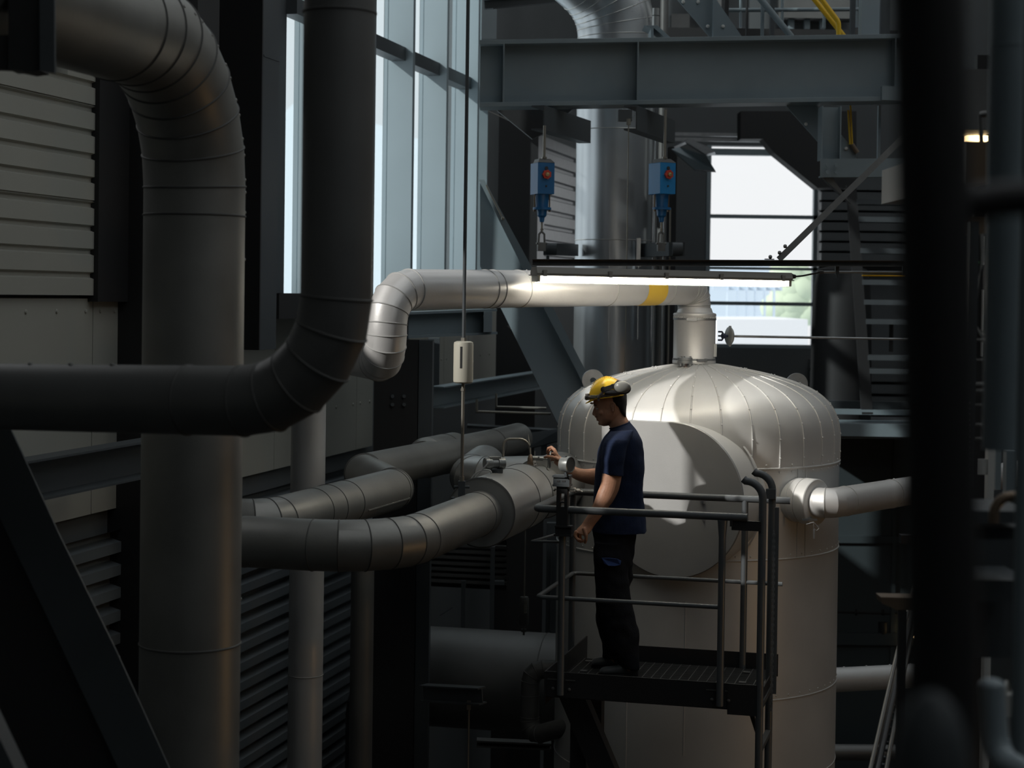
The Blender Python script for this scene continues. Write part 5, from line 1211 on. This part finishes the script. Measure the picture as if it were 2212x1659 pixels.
# transmitter
DTm = 11.0; k = DTm/FPX
def tp(x, y, d=0): return P(x, y, DTm+d)
TM = thing('transmitter', 'grey twin-chamber transmitter standing on the thick pipe collar', 'transmitter', tp(1069, 1038))
hd = V(.94, .34, 0).normalized(); hs = V(-.34, .94, 0)
mb = MB(); c = tp(1068, 1001); mb.lathe(c-hd*23*k, hd, [(12*k, 0), (13*k, .004), (13*k, 16*k), (11*k, 17*k), (11*k, 30*k), (13*k, 31*k), (13*k, 45*k), (12*k, 46*k)], 28)
for i in range(12):
    a = 2*PI*i/12; dv_ = hs*math.cos(a)+Z*math.sin(a); mb.ob(c-hd*16*k+dv_*13*k, hd*5*k, dv_*.002, hd.cross(dv_)*.003); mb.ob(c+hd*17*k+dv_*13*k, hd*5*k, dv_*.002, hd.cross(dv_)*.003)
part('chamber_body', mb, M['gauge'], TM)
mb = MB(); mb.ob(c+Z*12*k, hd*12*k, hs*8*k, Z*2.5*k); part('top_cap', mb, M['lampgrey'], TM, smooth=0)
mb = MB(); mb.cyl(tp(1073, 1013), tp(1074, 1030), 14*k, 12*k, n=24); mb.nut(tp(1076, 1026, -.04), tp(1083, 1027, -.04), .01); part('transmitter_neck', mb, M['steel_dk'], TM)
mb = MB(); mb.cyl(tp(1070, 1028), tp(1070, 1042), 15*k, 15*k, n=24); part('transmitter_foot', mb, M['lampgrey'], TM)
for pts_ in ([(1057, 998), (1046, 1010), (1030, 1028), (1012, 1044)], [(1010, 1048), (1025, 1025), (1045, 1015), (1060, 1018), (1058, 1028), (1040, 1040), (1014, 1052)]):
    pp = [tp(x, y, -.08) for x, y in pts_]
    sm = []
    for i in range(len(pp)-1):
        a = pp[max(0, i-1)]; b = pp[i]; c_ = pp[i+1]; d_ = pp[min(len(pp)-1, i+2)]
        for j in range(5): t = j/5; sm.append(0.5*(2*b+(c_-a)*t+(2*a-5*b+4*c_-d_)*t*t+(3*b-a-3*c_+d_)*t**3))
    sm.append(pp[-1]); part('signal_cable', MB().sweep(sm, .0045, 10), M['cable'], TM, 'pale cable loop')
# ---------------------------------------------------------------- the worker
DM = 11.30
M['skin'] = mat('skin', (0.46, 0.235, 0.145), 0.5, 0, 0.10, 30, 0.12, 90)
M['shirt'] = mat('navy_cotton', (0.016, 0.026, 0.062), 0.9, 0, 0.12, 14, 0.35, 220, 0.2)
M['trouser'] = mat('black_work_fabric', (0.012, 0.013, 0.017), 0.9, 0, 0.15, 10, 0.3, 160, 0.2)
M['patch'] = mat('blue_fabric', (0.03, 0.07, 0.22), 0.85)
M['hair'] = mat('dark_hair', (0.012, 0.010, 0.009), 0.85, 0, 0.2, 60, 0.8, 260)
M['boot'] = mat('grey_shoe_leather', (0.055, 0.06, 0.062), 0.6, 0, 0.15, 20)
M['helmet'] = mat('yellow_helmet_shell', (0.88, 0.56, 0.035), 0.32)
M['muff'] = mat('grey_earmuff_plastic', (0.27, 0.27, 0.245), 0.35)
M['muff_dk'] = mat('black_rubber', (0.02, 0.02, 0.021), 0.55)
M['strap'] = mat('grey_strap', (0.17, 0.15, 0.15), 0.7, 0, 0.35, 120)
M['eye'] = mat('eye_white', (0.55, 0.52, 0.48), 0.3)
M['lamplens'] = mat('lamp_glass', (0.6, 0.6, 0.62), 0.15, 0.3)
mk_ = DM/FPX
def mp(x, y, d=0.0): return P(x, y, DM+d)
def loft(mb, st, n=28, sub=3, dome=True):
    """st: (xL, yL, xR, yR, depth offset, half depth[, exponent]); smooth closed body through the outlines"""
    st = [tuple(s)+((2.0,) if len(s) < 7 else ()) for s in st]
    fine = []
    for i in range(len(st)-1):
        a = st[max(0, i-1)]; b = st[i]; c = st[i+1]; d = st[min(len(st)-1, i+2)]
        for k in range(sub):
            t = k/sub; fine.append([0.5*(2*b[q]+(c[q]-a[q])*t+(2*a[q]-5*b[q]+4*c[q]-d[q])*t*t+(3*b[q]-a[q]-3*c[q]+d[q])*t**3) for q in range(7)])
    fine.append(list(st[-1])); o = len(mb.v)
    for xL, yL, xR, yR, dd, b, e in fine:
        Lp, Rp = mp(xL, yL, dd), mp(xR, yR, dd); c = (Lp+Rp)/2; a = (Rp-Lp)/2
        for j in range(n):
            t = 2*PI*j/n; cs, sn = math.cos(t), math.sin(t)
            mb.v.append(c-a*math.copysign(abs(cs)**(2/e), cs)+V(0, b*math.copysign(abs(sn)**(2/e), sn), 0))
    m = len(fine)
    for i in range(m-1):
        for j in range(n):
            k = (j+1) % n; mb.f.append((o+i*n+j, o+i*n+k, o+(i+1)*n+k, o+(i+1)*n+j))
    mb.f.append(tuple(o+j for j in range(n-1, -1, -1))); mb.f.append(tuple(o+(m-1)*n+j for j in range(n)))
    return mb
def tubef(mb, pts, rs, n=12):
    """finger: tube through points with radii, rounded ends"""
    mb.sweep(pts, rs, n); 
    for p, r in ((pts[0], rs[0]), (pts[-1], rs[-1])): mb.ell(p, V(r, 0, 0), V(0, r, 0), V(0, 0, r), 10, 8)
    for p, r in zip(pts[1:-1], rs[1:-1]): mb.ell(p, V(r*1.03, 0, 0), V(0, r*1.03, 0), V(0, 0, r*1.03), 10, 8)
def remesh(ob, vs, smooth=2, fac=0.5):
    m = ob.modifiers.new('remesh', 'REMESH'); m.mode = 'VOXEL'; m.voxel_size = vs; m.use_smooth_shade = True
    if smooth: s = ob.modifiers.new('smooth', 'SMOOTH'); s.iterations = smooth; s.factor = fac
    return ob
MAN = thing('person', 'worker in navy t-shirt, dark trousers and yellow helmet turning a valve wheel', 'person', mp(1335, 1456, -.1))
body = MB()
# head
loft(body, [(1306, 815, 1324, 815, 0, .02), (1290, 824, 1341, 823, 0, .052), (1283, 838, 1349, 836, 0, .070), (1281, 852, 1352, 851, 0, .076), (1281.5, 864, 1352, 864, 0, .077, 2.2), (1281.5, 871, 1352, 872, 0, .075, 2.3), (1283.0, 877, 1351, 879, 0, .071, 2.3), (1285.5, 882, 1350.5, 885, 0, .069, 2.2), (1286, 888, 1349, 891, 0, .070, 2.2), (1286.5, 894, 1347, 896, 0, .068, 2.2), (1288.5, 899, 1344, 900, 0, .064, 2.2), (1290, 904, 1339, 904, 0, .060, 2.2), (1292, 908, 1334, 908, 0, .055, 2.2), (1293.5, 913, 1328, 912, 0, .047), (1297, 918, 1321, 916, 0, .034), (1303, 920.5, 1315, 919, 0, .02)], 32, 3)
# neck and jaw line
loft(body, [(1316, 886, 1351, 882, 0, .056), (1313.5, 903, 1351.5, 893, 0, .059), (1314, 916, 1354, 902, 0, .062), (1319, 926, 1358, 911, 0, .066), (1325, 936, 1358, 926, 0, .06)], 28, 3)
# brow, nose, lips, chin, cheek
E_ = lambda x, y, d, a, b, c: body.ell(mp(x, y, d), V(a*mk_, 0, 0), V(0, b, 0), V(0, 0, c*mk_), 14, 10)
E_(1286, 876.5, 0, 3.6, .040, 2.6)
loft(body, [(1284, 879, 1291, 880, 0, .008), (1281.8, 884, 1291, 885, 0, .009), (1280.2, 889, 1291, 890, 0, .0115), (1279.0, 893.5, 1292, 894.5, 0, .0155), (1280.5, 897, 1292, 897.5, 0, .0165), (1286, 898.6, 1292, 899, 0, .010)], 18, 3)
E_(1289.8, 903.6, 0, 2.5, .021, 1.8); E_(1290.6, 907.2, 0, 2.6, .019, 2.0); E_(1296, 914.5, 0, 4.2, .020, 4.0)
for s in (-1, 1):
    E_(1298, 891, s*.050, 6.5, .016, 5.5); E_(1312, 903, s*.046, 9, .016, 7); E_(1287, 899, s*.016, 3, .01, 3)
    # ear
    ec = mp(1325, 879, s*.074); ring = []
    for i in range(14):
        a = 2*PI*i/14; rx = 4.8*mk_*(1 if math.sin(a) > 0 else .72); ring.append(ec+V(rx*math.cos(a)-.0015*math.sin(a)*2, s*(.008+.006*math.cos(a)), 9.6*mk_*math.sin(a)))
    body.sweep(ring+[ring[0]], .0042, 8, cap=False); body.ell(ec+V(-.002, s*.002, -.004), V(.011, 0, 0), V(0, .006, 0), V(0, 0, .022), 12, 8); body.ell(ec+V(-.005, s*.006, -.024), V(.006, 0, 0), V(0, .004, 0), V(0, 0, .007), 10, 6)
# trunk inside the clothes
loft(body, [(1328, 934, 1358, 926, 0, .06), (1309, 952, 1376, 940, 0, .16), (1297, 980, 1386, 970, 0, .17), (1292, 1020, 1386, 1015, 0, .155), (1288, 1070, 1386, 1070, 0, .145), (1286, 1130, 1380, 1130, 0, .15), (1288, 1180, 1368, 1180, 0, .15)], 24, 2)
# near arm hanging
loft(body, [(1324, 950, 1352, 950, -.14, .035), (1308, 968, 1350, 966, -.20, .056), (1303, 1000, 1346, 1003, -.215, .055), (1300.5, 1025, 1343, 1030, -.22, .052), (1297.5, 1046, 1339, 1050, -.225, .048), (1291, 1062, 1334.5, 1064, -.228, .046), (1284.5, 1080, 1324, 1084, -.23, .045), (1277, 1098, 1310, 1101, -.23, .040), (1269, 1113, 1297, 1119, -.23, .032), (1260.5, 1126, 1285, 1134, -.23, .025), (1256, 1133, 1280, 1142, -.23, .026), (1248, 1141, 1274, 1151, -.23, .034, 2.6), (1242, 1149, 1266, 1158, -.232, .037, 2.6)], 24, 3)
for i, (x0, y0, x1, y1, x2, y2, x3, y3) in enumerate(((1244, 1149, 1241.5, 1157, 1247, 1165, 1253, 1166), (1246, 1151, 1244, 1160, 1250, 1168, 1257, 1168), (1249, 1153, 1248, 1163, 1254, 1170, 1261, 1168.5), (1253, 1155, 1253, 1164, 1259, 1169, 1265, 1166.5))):
    dd = -.268+.022*i
    tubef(body, [mp(x0, y0, dd), mp(x1, y1, dd), mp(x2, y2, dd), mp(x3, y3, dd)], [.0105, .0097, .0090, .0078])
tubef(body, [mp(1262, 1143, -.262), mp(1266, 1156, -.270), mp(1266, 1166, -.262), mp(1264, 1172, -.25)], [.012, .0115, .010, .0085])
# far arm reaching for the wheel
loft(body, [(1324, 955, 1352, 955, .15, .035), (1308, 982, 1350, 980, .20, .054), (1303, 1008, 1342, 1014, .21, .05), (1302, 1028, 1336, 1046, .215, .046), (1299, 1011, 1304, 1052, .22, .045), (1285, 1011.5, 1286, 1049, .23, .043), (1266, 1013, 1262, 1043, .245, .040), (1249, 1010.5, 1243, 1036, .26, .036), (1234, 1002.5, 1226, 1025, .28, .031), (1220, 993, 1212, 1014, .30, .026), (1211, 986, 1203, 1006, .32, .026), (1206, 981, 1199, 1003, .335, .032, 2.6), (1202, 978, 1196, 1000, .345, .034, 2.6)], 24, 3)
tubef(body, [mp(1203, 984, .318), mp(1198, 972, .322), mp(1191, 966, .335), mp(1184.5, 968.5, .36), mp(1181.5, 976.5, .385)], [.0125, .0112, .0102, .0092, .0078])
tubef(body, [mp(1203, 983, .345), mp(1199, 974, .365), mp(1192, 970, .385), mp(1186, 973, .405), mp(1183, 981, .415)], [.012, .011, .010, .009, .0078])
tubef(body, [mp(1203, 988, .365), mp(1199, 982, .395), mp(1193, 980, .415), mp(1187, 983, .43), mp(1184, 989, .435)], [.0115, .0105, .0095, .0085, .0075])
tubef(body, [mp(1202, 996, .37), mp(1198, 994, .40), mp(1193, 993, .42), mp(1188, 996, .43)], [.0105, .0095, .0085, .0075])
tubef(body, [mp(1209, 995, .31), mp(1200, 990, .300), mp(1191, 987.5, .308), mp(1182, 986.5, .325), mp(1177, 988, .34)], [.015, .0135, .0115, .0105, .009])
# legs inside the trousers
loft(body, [(1290, 1170, 1345, 1170, -.08, .07), (1296, 1250, 1345, 1250, -.1, .065), (1302, 1320, 1352, 1320, -.11, .055), (1326, 1400, 1368, 1400, -.12, .045), (1338, 1436, 1374, 1440, -.12, .04), (1342, 1447, 1374, 1450, -.12, .038)], 18, 2)
loft(body, [(1296, 1170, 1358, 1170, .08, .07), (1296, 1250, 1358, 1250, .1, .065), (1292, 1320, 1338, 1320, .11, .052), (1300, 1390, 1335, 1390, .12, .042), (1306, 1418, 1338, 1420, .12, .038), (1308, 1428, 1338, 1432, .12, .038)], 18, 2)
bd = part('body', body, M['skin'], MAN, smooth=0); remesh(bd, 0.0032, 3)
for s in (-1, 1):
    mb = MB(); mb.ell(mp(1290.6, 882.8, s*.033), V(.0095, 0, 0), V(0, .0115, 0), V(0, 0, .0062)); part('eye', mb, M['eye'], MAN)
    mb = MB(); mb.sweep([mp(1284.3, 876.5, s*.014), mp(1284.6, 875.0, s*.034), mp(1289, 876.0, s*.054)], [.0028, .0034, .0018], 8); part('eyebrow', mb, M['hair'], MAN)
# hair below the helmet
mb = MB(); loft(mb, [(1300, 838, 1350, 836, 0, .076), (1303, 850, 1353.5, 850, 0, .080), (1308, 862, 1354, 862, 0, .081, 2.2), (1311, 870, 1354, 872, 0, .078, 2.2), (1328, 878, 1353.2, 880, 0, .072), (1334, 886, 1352.5, 888, 0, .068), (1339, 893, 1352.5, 895, 0, .058), (1345, 900, 1352.5, 901, 0, .036)], 28, 3)
for s in (-1, 1): mb.ell(mp(1316, 868, s*.066), V(.012, 0, 0), V(0, .010, 0), V(0, 0, .026)); 
h_ = part('hair', mb, M['hair'], MAN); remesh(h_, .0035, 1)
# t-shirt
mb = MB()
loft(mb, [(1318, 925, 1359, 911, 0, .074), (1313, 933, 1367, 919, 0, .115), (1304, 945, 1376, 930, 0, .165, 2.2), (1297, 958, 1384, 945, 0, .190, 2.4), (1292, 977, 1389, 966, 0, .195, 2.5), (1289, 1000, 1391, 992, 0, .185, 2.4), (1286, 1022, 1391, 1018, 0, .175, 2.3), (1284, 1050, 1390, 1050, 0, .168, 2.3), (1281, 1080, 1391.5, 1080, 0, .165, 2.3), (1280, 1112, 1393, 1112, 0, .172, 2.3), (1280, 1138, 1395.5, 1138, 0, .178, 2.3), (1280, 1148, 1396.5, 1148, 0, .18, 2.3)], 40, 4)
loft(mb, [(1318, 932, 1368, 930, -.13, .05), (1307, 948, 1362, 950, -.185, .070), (1302, 968, 1354, 970, -.205, .075), (1300, 992, 1349, 994, -.215, .072), (1299.5, 1010, 1347, 1014, -.218, .070), (1299.5, 1022, 1346.5, 1029, -.22, .070)], 28, 3)
loft(mb, [(1320, 935, 1368, 932, .13, .05), (1310, 950, 1364, 950, .18, .068), (1303, 975, 1356, 978, .20, .072), (1298, 1002, 1350, 1008, .21, .07), (1296, 1020, 1348, 1030, .215, .068)], 28, 3)
ts = part('t_shirt', mb, M['shirt'], MAN); remesh(ts, .0042, 4)
tx = bpy.data.textures.new('folds', 'CLOUDS'); tx.noise_scale = 0.11; tx.noise_depth = 1
dm = ts.modifiers.new('folds', 'DISPLACE'); dm.texture = tx; dm.strength = 0.016; dm.mid_level = 0.5
mb = MB(); 
for (a, b, c, d, e, f) in ((1317.5, 926, 1359.5, 911.5, 0, .076),):
    A, B = mp(a, b), mp(c, d); cc_, hh_ = (A+B)/2, (B-A)/2
    mb.sweep([cc_-hh_*math.cos(2*PI*i/28)+V(0, f*math.sin(2*PI*i/28), 0) for i in range(29)], .0052, 8, cap=False)
part('collar', mb, M['shirt'], ts)
# trousers
mb = MB()
loft(mb, [(1283, 1125, 1378, 1125, 0, .155, 2.3), (1282, 1150, 1374, 1150, 0, .16, 2.3), (1283, 1175, 1370, 1175, 0, .165, 2.4), (1284, 1200, 1367, 1204, 0, .165, 2.5), (1286, 1216, 1364, 1218, 0, .15, 2.5)], 36, 3)
loft(mb, [(1283, 1170, 1360, 1172, -.085, .085), (1284, 1205, 1358, 1210, -.09, .088), (1285.5, 1250, 1356, 1250, -.095, .084), (1288, 1290, 1362, 1290, -.105, .078), (1296, 1330, 1371, 1328, -.11, .074), (1306, 1368, 1378, 1364, -.115, .07), (1319, 1402, 1381, 1400, -.118, .068), (1331, 1424, 1382.5, 1428, -.12, .066), (1337, 1438, 1382, 1446, -.12, .062)], 28, 4)
loft(mb, [(1286, 1170, 1368, 1172, .085, .085), (1287, 1210, 1366.5, 1212, .09, .088), (1287, 1250, 1367, 1248, .1, .082), (1286, 1290, 1352, 1290, .108, .076), (1287, 1330, 1346, 1328, .112, .072), (1294, 1370, 1344, 1370, .118, .066), (1300, 1400, 1345, 1402, .12, .062), (1303, 1420, 1348, 1424, .12, .060)], 28, 4)
tr = part('trousers', mb, M['trouser'], MAN); remesh(tr, .0048, 3)
dm = tr.modifiers.new('folds', 'DISPLACE'); dm.texture = tx; dm.strength = 0.026; dm.mid_level = 0.5
mb = MB(); mb.prism([mp(1300, 1205.5, -.178), mp(1318, 1206, -.196), mp(1334, 1208, -.196), mp(1342, 1212, -.184), mp(1340, 1220, -.186), mp(1328, 1222.5, -.198), mp(1314, 1222, -.198), mp(1305, 1217, -.186)], V(0, .05, 0)); part('pocket_trim', mb, M['patch'], tr, 'blue pocket lining', smooth=0)
# shoes
for (dx, dy, dd) in ((0, 0, -.12), (-17, -18.5, .12)):
    mb = MB()
    loft(mb, [(1378+dx, 1442+dy, 1378+dx, 1454+dy, dd, .026), (1374+dx, 1434+dy, 1374+dx, 1457+dy, dd, .036, 2.6), (1358+dx, 1430+dy, 1358+dx, 1457.5+dy, dd, .038, 2.6), (1342+dx, 1434+dy, 1342+dx, 1457+dy, dd, .037, 2.6), (1328+dx, 1438+dy, 1328+dx, 1457+dy, dd, .041, 2.6), (1312+dx, 1440+dy, 1312+dx, 1456.5+dy, dd, .046, 2.6), (1301+dx, 1443+dy, 1301+dx, 1456+dy, dd, .043, 2.6), (1295+dx, 1448+dy, 1295+dx, 1455.5+dy, dd, .03)], 24, 3)
    sh = part('shoe', mb, M['boot'], MAN)
    mb = MB(); q = []
    zs_ = mp(1330, 1457+dy, dd).z
    for i in range(24):
        a = 2*PI*i/24; xx = 1336+dx+43*math.cos(a); w = (.044 if math.cos(a) < .2 else .037)*math.copysign(abs(math.sin(a))**.7, math.sin(a)); q0 = mp(xx, 1457+dy, dd); q.append(V(q0.x, q0.y+w, ZF+.001))
    mb.prism(q, V(0, 0, .016)); part('sole', mb, M['muff_dk'], sh, smooth=0)
# helmet
mb = MB()
loft(mb, [(1271, 861, 1350, 851, 0, .106, 2.1), (1271.5, 857, 1349.5, 846, 0, .105, 2.1), (1273.5, 848, 1347, 838, 0, .103, 2.1), (1277, 838, 1343, 830, 0, .096, 2.1), (1283, 829, 1336.5, 822.5, 0, .084), (1291, 821, 1329, 817.5, 0, .064), (1300, 815.8, 1320, 814.6, 0, .038), (1307, 813.8, 1314, 813.5, 0, .012)], 48, 5)
HM = part('helmet', mb, M['helmet'], MAN, smooth=40)
mb = MB()
o = len(mb.v); n = 21                            # peak
rows = []
for j, (fx, fy, wd, th) in enumerate(((1282, 860, .100, 0), (1274, 865, .095, 0), (1268, 869.3, .074, 0), (1265, 871.2, .045, 0))):
    row = []
    for i in range(n):
        u = -1+2*i/(n-1); back = (1-math.sqrt(max(0, 1-u*u)))*(26-5*j); row.append(mp(fx+back, fy-back*.42+u*u*1.0, u*wd))
    rows.append(row)
top = [p+V(0, 0, .0025) for r in rows for p in r]; bot = [p-V(0, 0, .0025) for r in rows for p in r]; N_ = len(top)
fs = []
for j in range(3):
    for i in range(n-1):
        a = j*n+i; fs.append((a, a+1, a+n+1, a+n)); fs.append((N_+a, N_+a+n, N_+a+n+1, N_+a+1))
for i in range(n-1): a = 3*n+i; fs.append((a, a+1, N_+a+1, N_+a)); fs.append((i+1, i, N_+i, N_+i+1))
for j in range(3): a = j*n; fs.append((a, a+n, N_+a+n, N_+a)); a = j*n+n-1; fs.append((a+n, a, N_+a, N_+a+n))
mb.add(top+bot, fs); part('peak', mb, M['helmet'], HM, smooth=40)
def rimring(x0, y0, x1, y1, b, r, m, nm, par, ext=2.1, k0=0, k1=40, drop=0):
    A, B = mp(x0, y0), mp(x1, y1); c_, h_2 = (A+B)/2, (B-A)/2; pts = []
    for i in range(k0, k1+1):
        t = 2*PI*i/40; cs, sn = math.cos(t), math.sin(t)
        pts.append(c_-h_2*math.copysign(abs(cs)**(2/ext), cs)+V(0, b*math.copysign(abs(sn)**(2/ext), sn), -drop*abs(sn)*0))
    mb = MB().sweep(pts, r, 10, cap=False); return part(nm, mb, m, par)
rimring(1270.5, 861.5, 1350.5, 851.5, .107, .004, M['helmet'], 'helmet_rim', HM)
mb = MB(); pts = [mp(x, y, 0) for x, y in ((1276, 842), (1282, 831), (1290, 822), (1300, 816), (1310, 813.6), (1320, 815), (1330, 819.5), (1338, 825.5))]; mb.sweep(pts, [.004]*8, 8)
for i in range(16):
    t = i/15; a = 2.75-1.75*t; mb.dot(mp(1310+37*math.cos(a), 850-35.5*math.sin(a), -.034), V(0, -1, .6), .0032)
part('helmet_ridge', mb, M['helmet'], HM)
# head lamp with its strap
mb = MB()
A, B = mp(1269, 857.5), mp(1351, 846); c_, h_2 = (A+B)/2, (B-A)/2; ring = []
for i in range(41):
    t = 2*PI*i/40; cs, sn = math.cos(t), math.sin(t)
    ring.append(c_-h_2*1.01*math.copysign(abs(cs)**(.95), cs)+V(0, .1095*math.copysign(abs(sn)**(.95), sn), 0))
o = len(mb.v)
for p in ring: mb.v += [p+Z*.010, p-Z*.010]
for i in range(40): mb.f.append((o+2*i, o+2*i+1, o+2*i+3, o+2*i+2))
st_ = part('lamp_strap', mb, M['strap'], HM); so = st_.modifiers.new('solid', 'SOLIDIFY'); so.thickness = .003; so.offset = 1
mb = MB(); q = mp(1266, 857, 0); mb.cyl(q+V(.018, 0, 0), q+V(-.004, 0, -.002), .021, n=20); mb.ob(q+V(.018, 0, 0), V(.008, 0, 0), V(0, .03, 0), Z*.018); hl_ = part('head_lamp', mb, M['strap'], HM)
mb = MB(); mb.cyl(q+V(-.004, 0, -.002), q+V(-.008, 0, -.002), .017, n=20); part('lamp_glass', mb, M['lamplens'], HM)
mb = MB(); mb.ob(mp(1283, 856.5, -.100), V(.022, .012, 0), V(.0, .003, 0), Z*.009); part('strap_buckle', mb, M['muff'], HM, smooth=0, bevel=.002)
mb = MB(); mb.sweep([mp(1292, 860, -.105), mp(1297, 853, -.113), mp(1304, 845, -.118)], [.008, .009, .008], 8); mb.ob(mp(1293, 862, -.104), V(.006, 0, 0), V(0, .004, 0), Z*.012); part('strap_arm', mb, M['strap'], HM)
# ear defenders swung up on the helmet
for s in (-1, 1):
    mb = MB(); q = mp(1303.5, 841, s*.113); mb.cyl(q-V(0, .006, 0), q+V(0, .012*s, 0), .018, n=20); mb.ob(mp(1314, 838, s*.118), V(.026, 0, .009), V(0, .007, 0), V(-.003, 0, .013)); mb.ob(mp(1324, 834.5, s*.118), V(.012, 0, .003), V(0, .006, 0), Z*.015)
    mb.sweep([mp(1306, 848, s*.112), mp(1322, 847, s*.115), mp(1340, 848, s*.112)], [.012, .015, .010], 10)
    mb.sweep([mp(1326, 832, s*.12), mp(1334, 823, s*.125), mp(1342, 824, s*.125)], .005, 8)
    part('defender_arm', mb, M['muff_dk'], HM)
    mb = MB(); ax = V(.10, s, -.05).normalized(); mb.ell(mp(1344.5, 836, s*.135), V(17.5*mk_, 0, .002), V(0, .030, 0), V(-.004, 0, 13.2*mk_), 28, 18)
    cup = part('ear_cup', mb, M['muff'], HM, 'grey earmuff cup')
    mb = MB(); mb.ell(mp(1344.5, 838.6, s*.124), V(18.5*mk_, 0, .000), V(0, .026, 0), V(-.004, 0, 13.5*mk_), 28, 14); part('ear_cushion', mb, M['muff_dk'], HM)
mb = MB(); mb.sweep([mp(1350, 852, -.03), mp(1353, 862, -.02), mp(1353, 874, 0), mp(1353, 862, .02), mp(1350, 852, .03)], .0035, 8); part('rear_strap', mb, M['muff'], HM)
mb = MB(); mb.ell(mp(1278, 871, -.02), V(.011, 0, 0), V(0, .03, 0), V(0, 0, .006)); part('sweat_band', mb, M['muff'], HM)
